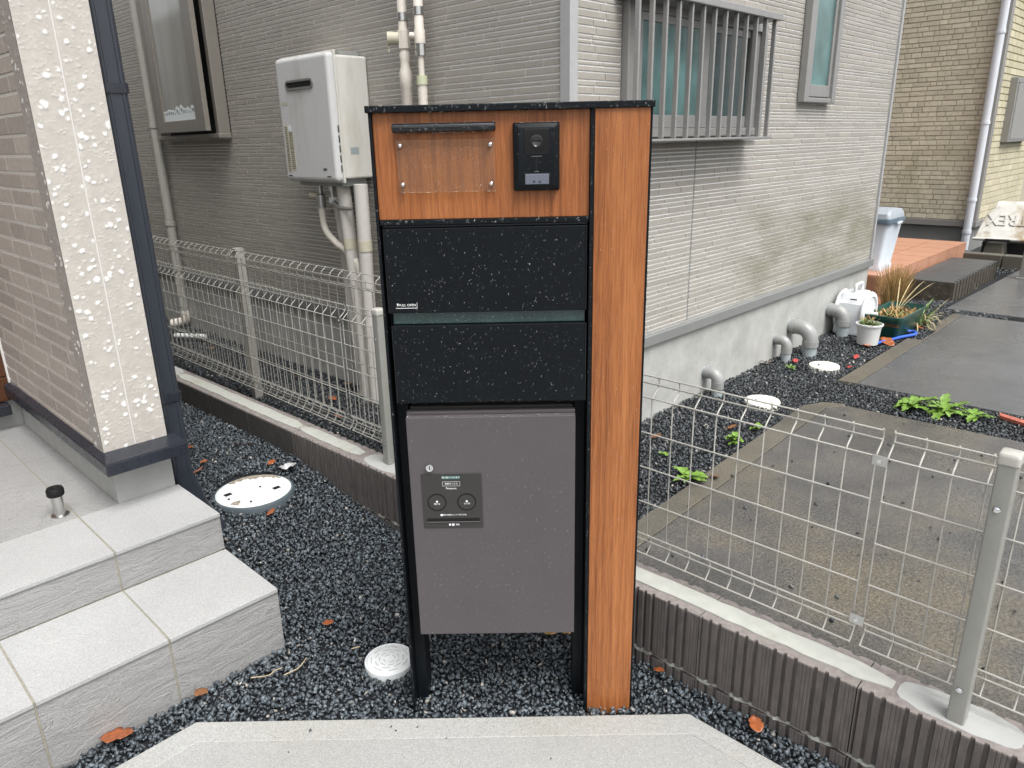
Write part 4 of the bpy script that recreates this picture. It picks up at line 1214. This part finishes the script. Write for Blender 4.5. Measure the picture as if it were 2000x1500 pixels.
# ================================================================== COVERS IN OUR GRAVEL
mc = thing('manhole_cover', 'large white round drain cover smeared with mud in the gravel', 'drain cover', (1.205, 2.66, .06))
zc = .106
MB().lathe([(.150, .0), (.158, .03), (.160, zc - .008), (.156, zc), (.149, zc + .001), (.147, zc - .002)], (1.205, 2.66), 56, (True, False)).build('rim', COVERRIM, mc, smooth=40)
cv = MB().lathe([(.1475, zc - .02), (.1475, zc + .0015), (.144, zc + .004), (.132, zc + .0055), (0, zc + .006)], (1.205, 2.66), 56, (True, False)).build('lid', COVERWHITE, mc, smooth=50)
for dx, dy in ((-.092, .035), (.072, -.055)):
    B(1.205 + dx - .015, 1.205 + dx + .015, 2.66 + dy - .012, 2.66 + dy + .012, zc + .003, zc + .0066).build('grip_hole', RUBBERVOID, cv, bevel=.001)
for dx, dy in ((.03, .0), (-.11, -.01), (-.06, -.095)):
    MB().lathe([(.005, zc + .0055), (.005, zc + .009), (.003, zc + .011), (0, zc + .011)], (1.205 + dx, 2.66 + dy), 8, (True, False)).build('pebble', GRAVEL, cv)
for a0, a1, r0_, r1_ in ((.15, 1.9, .098, .140), (3.55, 3.8, .095, .138)):
    g_ = np.random.default_rng(int(a0 * 10)); n_ = 26; pts = []
    for i in range(n_): t = a0 + (a1 - a0) * i / (n_ - 1); q = r1_ - g_.random() * .006; pts.append((1.205 + q * math.cos(t), 2.66 + q * math.sin(t)))
    for i in range(n_)[::-1]: t = a0 + (a1 - a0) * i / (n_ - 1); q = r0_ + g_.random() * .022 + .03 * abs(i / n_ - .5); pts.append((1.205 + q * math.cos(t), 2.66 + q * math.sin(t)))
    MB().prism(pts, zc + .003, zc + .0078).build('mud', DIRT, cv)
g_ = np.random.default_rng(3)
fm = MB(); fp = [(1.36 + .07 * i / 4 + g_.uniform(-.006, .006), 2.70 + .05 * j / 3 + g_.uniform(-.006, .006), .118 + g_.uniform(0, .03)) for j in range(4) for i in range(5)]
fm.add(fp, [(j * 5 + i, j * 5 + i + 1, (j + 1) * 5 + i + 1, (j + 1) * 5 + i) for j in range(3) for i in range(4)])
fm.build('plastic_scrap', CLEARFILM, mc)
mc = thing('manhole_cover', 'small white embossed round drain cover half behind the mailbox post', 'drain cover', (1.012, 1.508, 0))
MB().lathe([(.062, -.03), (.069, -.02), (.0715, .016), (.0705, .0215), (.066, .0235), (.0645, .0215)], (1.012, 1.508), 48, (True, False)).build('rim', COVERWHITE, mc, smooth=40)
cv = MB().lathe([(.0638, .01), (.0638, .0215), (.062, .0230), (0, .0232)], (1.012, 1.508), 48, (True, False)).build('lid', COVERWHITE, mc, smooth=50)
for rr_ in (.016, .028, .040, .052):
    nseg = 4 if rr_ < .02 else 7
    for k in range(nseg):
        a = 2 * math.pi * (k + .15) / nseg + rr_ * 40; b = a + 2 * math.pi * .62 / nseg
        pts = [(1.012 + (rr_ + .0011) * math.cos(t), 1.508 + (rr_ + .0011) * math.sin(t)) for t in np.linspace(a, b, 7)] + [(1.012 + (rr_ - .0011) * math.cos(t), 1.508 + (rr_ - .0011) * math.sin(t)) for t in np.linspace(b, a, 7)]
        MB().prism(pts, .0225, .0237).build('relief', MOSSLINE, cv)

# covers in the neighbour's gravel
for (x, y, r_), lab in (((4.064, 1.505, .082), 'cream round drain cover by the second bend pipe near the slab corner'), ((3.293, 1.497, .085), 'cream round drain cover just behind the top of the low fence')):
    mc = thing('drain_cover', lab, 'drain cover', (x, y, .2), group='cream drain covers in the neighbour gravel')
    MB().lathe([(r_, .15), (r_, .200), (r_ * .97, .2035), (r_ * .9, .2045), (0, .205)], (x, y), 40, (True, False)).build('lid', COVERCREAM, mc, smooth=40)
    MB().lathe([(.006, .204), (.006, .209), (.003, .212), (0, .212)], (x - .03, y + .02), 8, (True, False)).build('pebble', GRAVELFAR, mc)

# ================================================================== BEND PIPES OUT OF THE FOUNDATION
for x, zc, yb, r_, lab in ((3.255, .300, 1.722, .029, 'grey bend pipe from the foundation, nearest the mailbox post'), (4.05, .310, 1.724, .028, 'small grey bend pipe second from the mailbox post'),
                           (4.245, .352, 1.668, .042, 'thick grey bend pipe third from the mailbox post'), (4.81, .352, 1.692, .039, 'thick grey bend pipe with white glue smears beside the hose reel')):
    t_ = thing('drain_pipe', lab, 'pipe', (x, yb, .2), group='grey bend pipes along the foundation')
    MB().tube([(x, 1.81, zc), (x, 1.782, zc)], r_ * .95, 18).build('wall_stub', DRAINPALE, t_, smooth=40)
    rb = 1.79 - yb
    path = [(x, 1.790, zc), (x, yb + rb * .8, zc)] + [(x, yb + rb * .6 * (1 - math.sin(a)), zc - rb * .6 * (1 - math.cos(a))) for a in np.linspace(.25, 1.5708, 7)] + [(x, yb, zc - rb * .6 - .012)]
    el = MB().tube(path, r_ * 1.04, 20).build('elbow', DRAINGREY, t_, smooth=50)
    MB().tube([(x, 1.7895, zc), (x, 1.768, zc)], r_ * 1.11, 20).build('socket', DRAINGREY, el, smooth=40)
    zb = zc - rb * .6 - .012
    MB().tube([(x, yb, zb + .014), (x, yb, zb - .022)], r_ * 1.11, 20).build('socket', DRAINGREY, el, smooth=40)
    MB().tube([(x, yb, zb - .02), (x, yb, .16)], r_ * .96, 18).build('down_stub', DRAINPALE, t_, smooth=40)

# ================================================================== THINGS BY THE FAR CORNER
hr = thing('hose_reel', 'white plastic hose reel standing against the grey foundation', 'hose reel', (4.92, 1.68, .2))
hx, hy = 4.95, 1.67
MB().loft([[(hx + x, hy + .01 + y, z) for x, y in rrect(a, b, .02, 4)] for z, a, b in ((.2, .115, .085), (.215, .118, .088), (.40, .105, .08), (.415, .09, .075), (.455, .085, .068), (.465, .075, .06))]).build('case', REELWHITE, hr, smooth=40)
for y0, y1 in ((hy - .088, hy - .068), (hy + .08, hy + .098)):
    MB().loft([[(hx + q * math.cos(t), y, .335 + q * math.sin(t)) for t in np.linspace(0, 2 * math.pi, 37)[:-1]] for q, y in ((.132, y1), (.136, (y0 + y1) / 2), (.132, y0), (.105, y0 - .003), (.10, y0 + .004), (.045, y0 + .002), (.04, y0 - .008), (.0, y0 - .010))], (True, False)).build('side_disc', REELWHITE, hr, smooth=40)
MB().tube(bez([(hx - .06, hy, .46), (hx - .06, hy, .50), (hx - .045, hy, .515), (hx + .045, hy, .515), (hx + .06, hy, .50), (hx + .06, hy, .46)], 4), .010, 10).build('handle', REELWHITE, hr, smooth=50)
MB().tube([(hx - .02, hy - .095, .335), (hx - .02, hy - .14, .335)], .012, 12).build('crank', WHITEPOT, hr, smooth=40)
MB().tube(bez([(hx + .10, hy + .02, .45), (hx + .155, hy, .43), (hx + .19, hy - .03, .36), (hx + .20, hy - .06, .30)], 5), .012, 10).build('hose_nozzle', REELWHITE, hr, smooth=50)
B(hx - .105, hx - .10, hy - .03, hy + .01, .425, .432).build('grip_hole', RUBBERVOID, hr)

bh = thing('garden_hose', 'bright blue garden hose curling on the gravel by the green planter', 'hose', (4.95, 1.38, .2))
MB().tube(bez([(4.70, 1.44, .208), (4.82, 1.405, .21), (4.93, 1.375, .211), (5.04, 1.335, .211), (5.10, 1.335, .212), (5.12, 1.375, .212), (5.07, 1.42, .212), (4.98, 1.45, .21)], 6), .0095, 10).build('hose', HOSEBLUE, bh, smooth=60)


def blade(mb, base, ang, length, width, rise, droop, n=6):
    b = Vector(base); d = Vector((math.cos(ang), math.sin(ang), 0)); s = Vector((-d.y, d.x, 0)); L_, R_ = [], []
    for i in range(n + 1):
        t = i / n
        p = b + d * (length * t * (1 - .25 * t)) + Vector((0, 0, rise * t - droop * t * t))
        w_ = width * (math.sin(math.pi * min(1, t * .92 + .08)) ** .8) * .5 + .0003
        L_.append(p + s * w_ + Vector((0, 0, w_ * .5))); R_.append(p - s * w_ + Vector((0, 0, w_ * .5))); L_[-1].z += .0; 
    vs = []
    for l, r_, i in zip(L_, R_, range(n + 1)):
        m_ = (l + r_) / 2; m_.z -= (l - r_).length * .25; vs += [l, m_, r_]
    mb.add(vs, [(3 * i, 3 * i + 1, 3 * i + 4, 3 * i + 3) for i in range(n)] + [(3 * i + 1, 3 * i + 2, 3 * i + 5, 3 * i + 4) for i in range(n)])


def serrated(mb, base, ang, length, width, rise, droop, n=9, teeth=1.0, rnd=random):
    b = Vector(base); d = Vector((math.cos(ang), math.sin(ang), 0)); s = Vector((-d.y, d.x, 0)); vs = []
    for i in range(n + 1):
        t = i / n
        bend = .25 * math.sin(2.2 * t) * length * rnd.uniform(-.1, .25)
        p = b + d * (length * t * (1 - .15 * t)) + s * bend + Vector((0, 0, rise * t - droop * t * t))
        w_ = width * .5 * (math.sin(math.pi * min(1, .12 + t * .86)) ** .7) * (1 if i % 2 else 1 - .42 * teeth) + .0005
        u_ = Vector((0, 0, w_ * .35 * rnd.uniform(.3, 1.5)))
        vs += [p + s * w_ + u_, p, p - s * w_ + u_]
    mb.add(vs, [(3 * i, 3 * i + 1, 3 * i + 4, 3 * i + 3) for i in range(n)] + [(3 * i + 1, 3 * i + 2, 3 * i + 5, 3 * i + 4) for i in range(n)])


gp = thing('planter', 'dark green plastic trough planter with withered plants', 'planter', (5.05, 1.47, .2))
PXc, PYc = 5.10, 1.475


def troughsec(z, a, b, r_): return [(PXc + x, PYc + y, z) for x, y in rrect(a, b, r_, 5)]


MB().loft([troughsec(.20, .20, .085, .03), troughsec(.21, .205, .09, .03), troughsec(.325, .245, .108, .03), troughsec(.326, .255, .118, .034), troughsec(.345, .258, .120, .034), troughsec(.347, .250, .112, .03), troughsec(.30, .236, .098, .028)], (True, False)).build('trough', GREENPOT, gp, smooth=40)
MB().loft([troughsec(.28, .236, .099, .028), troughsec(.312, .238, .1, .028)]).build('soil', SOIL, gp)
mb = MB(); g_ = random.Random(4)
for k in range(150):
    a = g_.uniform(0, 6.28); p = (PXc + g_.uniform(-.2, .2), PYc + g_.uniform(-.08, .08), .312)
    blade(mb, p, a, g_.uniform(.03, .08), g_.uniform(.004, .010), g_.uniform(.01, .06), g_.uniform(.0, .05), 4)
tag(mb.build('withered_plants', STRAW, gp), kind='stuff')
mb = MB()
for k in range(60):
    a = g_.uniform(0, 6.28); p = (PXc + g_.uniform(-.12, .06), PYc + g_.uniform(-.07, .05), .312)
    blade(mb, p, a, g_.uniform(.02, .06), g_.uniform(.004, .009), g_.uniform(.01, .05), g_.uniform(.0, .03), 4)
tag(mb.build('green_sprouts', WEEDDARK, gp), kind='stuff')

wp_ = thing('flower_pot', 'small white plastic pot with a low green plant', 'flower pot', (4.68, 1.49, .2))
MB().lathe([(.055, .20), (.060, .204), (.068, .30), (.0735, .318), (.078, .320), (.079, .330), (.074, .332), (.068, .322), (.066, .31)], (4.68, 1.49), 36, (True, False)).build('pot', WHITEPOT, wp_, smooth=40)
MB().lathe([(.066, .30), (.066, .318), (0, .320)], (4.68, 1.49), 24, (True, False)).build('soil', SOIL, wp_)
mb = MB()
for k in range(70):
    a = g_.uniform(0, 6.28); q = g_.uniform(0, .055)
    blade(mb, (4.68 + q * math.cos(a), 1.49 + q * math.sin(a), .318), a + g_.uniform(-1, 1), g_.uniform(.015, .045), g_.uniform(.004, .010), g_.uniform(.01, .05), g_.uniform(0, .03), 4)
tag(mb.build('green_sprouts', WEEDDARK, wp_), kind='stuff')
mb = MB()
for k in range(34):
    a = g_.uniform(0, 6.28)
    blade(mb, (4.70 + g_.uniform(-.02, .05), 1.51 + g_.uniform(-.03, .04), .318), a, g_.uniform(.02, .06), .006, g_.uniform(.03, .07), g_.uniform(0, .03), 4)
tag(mb.build('withered_plants', STRAW, wp_), kind='stuff')

dg = thing('dry_grass', 'tall bundle of dry brown stalks standing behind the green planter', 'plant', (5.62, 1.64, .2))
mb = MB()
for k in range(420):
    a = g_.uniform(0, 6.28); q = g_.uniform(0, .05); sp = g_.uniform(.0, .12); hh = g_.uniform(.18, .37)
    x0, y0 = 5.55 + q * math.cos(a), 1.63 + q * math.sin(a)
    mb.tube([(x0, y0, .2), (x0 + sp * .4 * math.cos(a), y0 + sp * .4 * math.sin(a), .2 + hh * .55), (x0 + sp * math.cos(a) + g_.uniform(-.02, .02), y0 + sp * math.sin(a), .2 + hh)], [.0022, .0018, .0008], 4)
tag(mb.build('stalks', STRAW, dg), kind='stuff')

wg = thing('grass_tuft', 'loose tuft of long green and straw grass at the planter\'s far end', 'grass', (5.42, 1.40, .2))
mb = MB()
for k in range(26):
    a = g_.uniform(-2.6, 1.2)
    blade(mb, (5.40 + g_.uniform(-.05, .05), 1.42 + g_.uniform(-.04, .04), .20), a, g_.uniform(.12, .26), .010, g_.uniform(.12, .34), g_.uniform(.1, .34), 8)
mb.build('green_blades', WEEDDARK, wg)
mb = MB()
for k in range(26):
    a = g_.uniform(-2.8, 1.4)
    blade(mb, (5.38 + g_.uniform(-.06, .06), 1.42 + g_.uniform(-.05, .05), .20), a, g_.uniform(.12, .28), .007, g_.uniform(.06, .3), g_.uniform(.1, .34), 8)
for k in range(4):
    blade(mb, (5.2, 1.5, .31), -.6 + .3 * k, .35, .006, .30, .12, 8)
mb.build('straw_blades', STRAWPALE, wg)

# terracotta porch
tp = thing('tile_porch', 'terracotta-tiled back porch past the grey house corner', 'porch', (6.0, 1.84, .2))
B(5.90, 8.25, 1.852, 3.6, .1, .402).build('porch_core', TERRAGROUT, tp)
for i in range(8):
    x0 = 5.895 + i * .295
    for j in range(6):
        B(x0 + .004, min(x0 + .291, 8.255), 1.842 + j * .295 + .004, 1.842 + j * .295 + .291, .402, .412).build('floor_tile', TERRA, tp)
    B(x0 + .003, min(x0 + .292, 8.255), 1.844, 1.854, .15, .4).build('riser_tile', TERRADARK if i == 0 else TERRA, tp)
for j in range(3):
    B(5.890, 5.902, 1.845 + j * .295 + .003, 1.845 + j * .295 + .292, .15, .4).build('riser_tile', TERRADARK, tp)

bn = thing('rubbish_bin', 'tall pale plastic rubbish bin with slate lid on the terracotta porch', 'bin', (6.27, 2.0, .412))
BXc, BYc = 6.22, 2.03


def bsec(z, a, b, r_=.03, dx=0): return [(BXc + dx + x, BYc + y, z) for x, y in rrect(a, b, r_, 4)]


MB().loft([bsec(.412, .135, .115), bsec(.44, .138, .118), bsec(.46, .13, .11), bsec(.78, .165, .142)], (True, True)).build('body', BINBODY, bn, smooth=40)
MB().loft([bsec(.775, .178, .155, .03), bsec(.80, .183, .158, .03), bsec(.815, .180, .156, .03)]).build('lid_rim', BINLID, bn, smooth=40)
MB().loft([bsec(.815, .174, .15), bsec(.85, .168, .145), bsec(.876, .135, .135), bsec(.884, .08, .115)]).build('lid', BINTOP, bn, smooth=40)
B(BXc - .02, BXc + .08, BYc - .166, BYc - .153, .765, .785).build('clasp', BINBODY, bn, bevel=.004)
MB().tube([(BXc - .10, BYc + .07, .425), (BXc - .15, BYc + .10, .425)], .018, 12).build('drain_cap', RUBBERVOID, bn, smooth=40)

bs = thing('block_step', 'dark ribbed concrete block step in front of the terracotta porch', 'step', (6.38, 1.46, .2))
prf = []
n_ = 15
for k in range(n_):
    x0 = 6.38 + k * .09
    prf += [(x0, 1.455), (x0 + .055, 1.455), (x0 + .062, 1.480), (x0 + .082, 1.480)]
prf += [(6.38 + n_ * .09, 1.455), (6.38 + n_ * .09, 1.82), (6.38, 1.82)]
MB().prism(prf, .1, .322).build('block', STEPBLOCK, bs)
MB().prism([(x, y) for x, y in prf], .322, .331).build('top', STEPTOP, bs)

kb = thing('kerb', 'mossy concrete kerb in front of the beige house', 'kerb', (8.25, 1.6, .2))
for k in range(4):
    B(8.215, 8.335, 2.02 - (k + 1) * .5 + .004, 2.02 - k * .5 - .004, .1, .315).build('kerb_stone', KERB, kb, bevel=.008)
fp = thing('gate_post', 'grey-brown square post cut by the right edge of the photo', 'post', (7.72, 1.25, .2))
B(7.655, 7.745, 1.175, 1.265, .1, 2.6).build('post', GREYTRIM, fp, bevel=.004)
B(7.635, 7.765, 1.155, 1.285, .195, .215).build('base_plate', GREYTRIM, fp, bevel=.004)

# beige house far right
bh = thing('house', 'beige block-patterned house at the far right behind the porch', 'house', (9.3, 2.03, .2))
B(9.33, 14, 2.06, 9, -.1, .442).build('foundation', M('grey_foundation', (.20, .20, .195), .8, .3, var=.1, vs=4), bh)
B(9.318, 14, 2.048, 9, .50, 3.2).build('wall', BEIGEJOINT, bh)
B(9.312, 14, 2.042, 9, 3.2, 6.5).build('upper_wall', BEIGELIGHT, bh)
MB().prism([(9.285, 2.015), (14, 2.015), (14, 2.06), (9.33, 2.06), (9.33, 9), (9.285, 9)], .442, .508).build('base_flashing', GREYTRIM, bh, bevel=.004)
MB().prism([(9.295, 2.025), (9.40, 2.025), (9.40, 2.048), (9.318, 2.048), (9.318, 2.115), (9.295, 2.115)], .51, 6.5).build('corner_trim', GREYTRIM, bh, bevel=.003)
siding(bh, 'facade_block', lambda u, z, d: (9.318 - d, -u, z), -3.6, -2.117, .512, 3.1, (.045, .050, .050, .056), (.055, .20), .0045, .009, BEIGE, 12, chamfer=.004, rest='small_facade_blocks')
siding(bh, 'facade_block', lambda u, z, d: (u, 2.048 - d, z), 9.402, 11.4, .512, 3.1, (.066, .07), (.14, .34), .006, .010, BEIGELIGHT, 13, chamfer=.003, rest='small_facade_blocks', holes=((9.83, 10.9, 1.33, 1.95),))
dpp = MB().tube([(9.262, 2.085, 6.4), (9.262, 2.085, .2)], .040, 16).build('drainpipe', WHITEPIPE, bh, smooth=40)
for z in (2.36, 1.50, .72, .38):
    MB().tube([(9.262, 2.085, z), (9.262, 2.085, z + .03)], .046, 16).build('collar', WHITEPIPE, dpp, smooth=40)
sw = B(9.83, 10.9, 2.0, 2.06, 1.33, 1.95).build('window', DARKVOID, bh)
for a in ((9.82, 9.87, 1.31, 1.97), (9.871, 10.9, 1.92, 1.97), (9.871, 10.9, 1.31, 1.34)):
    B(a[0], a[1], 1.97, 2.05, a[2], a[3]).build('frame', ALU, sw, bevel=.004)
for k in range(22):
    MB().tube([(9.95 + k * .042, 1.985, 1.342), (9.95 + k * .042, 1.985, 1.918)], .022, 8).build('shutter_slat', SHUTTER, sw, smooth=50)

# tipped-up cart tray behind the kerb
ct_ = thing('cart', 'dirty white cart tray with upside-down raised lettering leaning behind the kerb', 'cart', (8.9, 1.6, .2))
T0 = Matrix.Translation((8.72, 1.62, .40)) @ Euler((0, R(-58), R(10))).to_matrix().to_4x4()


def tsec(pts, z): return [T0 @ Vector((x, y, z)) for x, y in pts]


out_ = [(0, -.34), (0, .26), (.26, .20), (.34, .13), (.42, .12), (.42, -.34)]
MB().loft([tsec(out_, -.02), tsec(out_, .0), tsec([(x * .97 + .005, y * .97) for x, y in out_], .004)]).build('tray', CARTWHITE, ct_, smooth=30)
MB().tube([T0 @ Vector((0, -.36, 0)), T0 @ Vector((0, .275, 0))], .016, 10).build('rim', CARTWHITE, ct_, smooth=50)
MB().tube(bez([T0 @ Vector((-.01, .16, .01)), T0 @ Vector((-.02, .14, .03)), T0 @ Vector((-.02, -.02, .03)), T0 @ Vector((-.01, -.04, .01))], 4), .010, 8).build('handle', RUBBERVOID, ct_, smooth=50)
tx = lettering('MTREX', .17, (0, 0, 0), ct_, CARTWHITE, 'raised_lettering', (0, 0, 0), .006, .85)
tx.data.transform(Matrix.Translation(-Vector(ct_.location)) @ T0 @ Matrix.Translation((.215, -.05, .008)) @ Euler((0, 0, R(90))).to_matrix().to_4x4() @ Matrix.Translation(Vector(ct_.location)))
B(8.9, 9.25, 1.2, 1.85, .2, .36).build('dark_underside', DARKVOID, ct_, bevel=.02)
wh_ = MB().loft([[(8.62 + q * math.cos(t), y, .275 + q * math.sin(t)) for t in np.linspace(0, 2 * math.pi, 25)[:-1]] for q, y in ((.045, 1.315), (.075, 1.325), (.08, 1.34), (.08, 1.37), (.075, 1.385), (.045, 1.395))]).build('wheel', RUBBERVOID, ct_, smooth=40)
MB().loft([[(8.62 + q * math.cos(t), y, .275 + q * math.sin(t)) for t in np.linspace(0, 2 * math.pi, 17)[:-1]] for q, y in ((.04, 1.31), (.04, 1.40))]).build('rim_disc', STEEL, wh_, smooth=40)
MB().loft([[(8.80 + x, 1.70 + y, z) for x, y in rrect(a, b, .01, 2)] for z, a, b in ((.2, .10, .10), (.36, .075, .075))]).build('weight_block', KERB, ct_)

# plank of red wood lying in the gravel strip
pk = thing('plank', 'wet reddish broken plank end lying in the gravel strip at right', 'plank', (3.72, .52, .2))
MB().prism([(3.80, .60), (3.72, .38), (3.68, .40), (3.76, .59)], .2, .214).build('board', ROTWOOD, pk)

# ================================================================== WEEDS
def weed(name, x, y, z, n, length, width, lab, grp, seed, teeth=1.0, mat=WEED):
    r_ = random.Random(seed)
    t = thing(name, lab, 'weed', (x, y, z), group=grp)
    for k in range(n):
        mb = MB()
        a = 2.4 * k + r_.uniform(-.3, .3)
        ln = .86 * length * r_.uniform(.5, 1.1)
        serrated(mb, (x + r_.uniform(-.012, .012), y + r_.uniform(-.012, .012), z + .004 + .0015 * k), a, ln, width * r_.uniform(.7, 1.2), ln * r_.uniform(.25, .75), ln * r_.uniform(.2, .62), 9, teeth, r_)
        mb.build('leaf', mat, t, smooth=180)


weed('dandelion', 2.29, 1.30, .195, 13, .105, .034, 'bright green dandelion at the slab edge just right of the mailbox post', 'weeds', 1)
weed('clover', 2.72, 1.345, .195, 20, .05, .026, 'low round-leaved green weed at the slab edge in the fence mesh', 'weeds', 2, .2)
weed('clover', 2.92, 1.345, .195, 12, .042, .022, 'smaller round-leaved weed farther along the slab edge', 'weeds', 3, .2)
weed('dandelion', 3.66, .93, .192, 16, .135, .045, 'left clump of big bright dandelion leaves in the gravel joint', 'weeds', 4)
weed('dandelion', 3.69, .80, .192, 18, .15, .048, 'middle clump of big bright dandelion leaves in the gravel joint', 'weeds', 5)
weed('dandelion', 3.70, .68, .192, 12, .12, .034, 'right clump of thin dandelion leaves in the gravel joint', 'weeds', 6)
weed('sprout', 3.89, 1.62, .195, 9, .05, .016, 'tiny green sprout in the gravel by the bend pipes', 'weeds', 7, .2)
weed('sprout', 2.42, 1.50, .195, 5, .045, .02, 'tiny green sprout in the gravel behind the fence top', 'weeds', 8, .2)
weed('sprout', 1.92, 1.34, .195, 8, .06, .022, 'green sprout close behind the right edge of the mailbox post', 'weeds', 9, .3)


# ================================================================== FALLEN LEAVES AND TWIGS
def fallen(x, y, z, size, mat, lab, grp, seed, rot=None):
    r_ = random.Random(seed)
    t = r_.uniform(0, 6.28) if rot is None else rot
    n = 9; vs = []
    curl = r_.uniform(.2, .9)
    for i in range(n + 1):
        q = i / n
        wd = size * .36 * (math.sin(math.pi * min(1, q * .93 + .05)) ** .75) * r_.uniform(.75, 1.15)
        zz = curl * size * .35 * (q - .5) ** 2 + r_.uniform(0, .05) * size
        for s_ in (-1, -.5, 0, .5, 1):
            vs.append((size * (q - .5), s_ * wd, zz + abs(s_) * wd * curl * .45 * r_.uniform(.6, 1.2)))
    m_ = Matrix.Rotation(t, 4, 'Z') @ Euler((r_.uniform(-.35, .35), r_.uniform(-.35, .35), 0)).to_matrix().to_4x4()
    me = bpy.data.meshes.new('fallen_leaf')
    me.from_pydata([tuple(m_ @ Vector(v)) for v in vs], [], [(5 * i + j, 5 * i + j + 1, 5 * (i + 1) + j + 1, 5 * (i + 1) + j) for i in range(n) for j in range(4)])
    me.materials.append(mat); me.shade_smooth()
    o = bpy.data.objects.new('fallen_leaf', me); col.objects.link(o)
    o.location = (x, y, z)
    so = o.modifiers.new('thickness', 'SOLIDIFY'); so.thickness = .0005
    return tag(o, lab, 'leaf', grp)


GA = 'leaves fallen on the gravel left of the post'
near = [(.36, 1.775, .028, .085, LEAFO, 'large wet orange leaf leaning against the lowest step riser', 2.35), (1.176, 2.475, .085, .045, LEAFO, 'orange leaf at the rim of the large white drain cover', None),
        (.575, 1.775, .025, .05, LEAFB, 'brown skeleton leaf at the joint of the lowest riser', .6), (.985, 1.785, .022, .035, LEAFO, 'lone orange leaf in the open gravel between steps and post', None),
        (1.417, 1.243, .026, .055, LEAFY, 'yellow-brown curled leaf under the parcel box', .1), (1.365, 1.333, .026, .045, LEAFO, 'orange leaf under the middle of the parcel box edge', None),
        (1.450, 1.205, .026, .045, LEAFY, 'pale tan upright leaf beside the right leg of the post', 1.2), (1.490, .905, .026, .035, LEAFO, 'orange leaf at the wall foot right of the teak column', None),
        (1.485, .615, .026, .048, LEAFO, 'crumpled orange leaf in the gravel at the ribbed wall, lower right', None)]
for i, (x, y, z, s_, m_, lab, ro) in enumerate(near): fallen(x, y, z, s_, m_, lab, None, 100 + i, ro)
for i, (x, y, s_, m_, lab) in enumerate([(1.11, 2.95, .045, LEAFO, 'orange leaf nearest the foot of the navy downspout'), (1.165, 3.02, .04, LEAFO, 'orange leaf just beyond the one at the downspout foot'), (1.195, 3.23, .035, LEAFO, 'farthest small orange leaf in the narrow gravel passage'), (1.366, 2.80, .042, LEAFO, 'orange leaf between the large drain cover and the plain blocks'),
                                         (1.40, 3.06, .045, LEAFB, 'brown leaf touching the foot of the plain blocks'), (1.36, 3.10, .04, LEAFB, 'brown leaf a little out from the plain blocks')]):
    fallen(x, y, float(zour(x, y)) + .018, s_, m_, lab, GA, 120 + i)
for i, (x, y, s_, m_, lab) in enumerate([(1.91, 3.15, .05, LEAFO, 'orange leaf on the gravel in front of the insulated pipes behind the fences'), (2.10, 3.30, .045, LEAFB, 'brown leaf against the foundation left of the insulated pipes'), (2.08, 4.2, .05, LEAFO, 'orange leaf against the foundation midway along the fenced strip'), (1.95, 4.6, .05, LEAFB, 'brown leaf near the white plastic tube behind the fences'), (1.98, 3.62, .045, LEAFO, 'orange leaf behind the taller fence near its visible post'), (1.78, 2.9, .045, LEAFO, 'orange leaf close behind the block wall below the heater pipes')]):
    fallen(x, y, .203, s_, m_, lab, 'leaves behind the fences', 140 + i)
for i, (x, y, s_, m_, lab) in enumerate([(4.03, 1.657, .045, LEAFR, 'pinkish red leaf beside the second bend pipe'), (4.318, 1.424, .045, LEAFR, 'pinkish red leaf in front of the white pot'), (3.88, 1.765, .07, LEAFO, 'orange leaves flat against the foundation foot'),
                                         (5.56, 1.43, .06, LEAFO, 'orange leaf by the grass tuft near the far slab'), (2.36, 1.235, .05, LEAFB, 'brown leaf beside the nearest dandelion'), (2.86, 1.425, .06, LEAFB, 'brown leaf in the gravel above the clover'),
                                         (4.76, 1.40, .10, LEAFO, 'large orange-brown leaf at the foot of the white pot'), (4.62, 1.47, .05, LEAFO, 'small orange leaf left of the white pot'), (5.28, 1.38, .08, LEAFO, 'orange leaf under the end of the green planter'), (4.10, 1.38, .03, LEAFR, 'tiny pink leaf by the slab edge'),
                                         (2.55, 1.62, .05, LEAFB, 'brown leaf near the foundation behind the fence top'), (7.9, 1.55, .06, LEAFR, 'pink leaf by the far kerb')]):
    fallen(x, y, .207, s_, m_, lab, 'leaves fallen in the neighbour\'s yard', 160 + i)
for i, (pts, lab) in enumerate([([(.70, 1.735, .02), (.735, 1.70, .026), (.755, 1.70, .03), (.78, 1.705, .022)], 'pale forked twig on the gravel by the lowest step'), ([(.77, 1.675, .02), (.81, 1.665, .026), (.85, 1.69, .022)], 'thin curved pale twig beside the forked one'),
                                ([(.965, 1.63, .02), (.985, 1.615, .024)], 'short straw lying left of the small drain cover')]):
    t_ = MB().tube(bez(pts, 5), .0016, 6).build('twig', TWIG, None, smooth=60); tag(t_, lab, 'twig')
tb = MB().tube([(1.90, 5.05, .225), (2.02, 4.85, .225)], .018, 12).build('plastic_tube', WHITEPOT, None, smooth=40); tag(tb, 'short white plastic tube lying in the gravel far left behind the fences', 'tube')
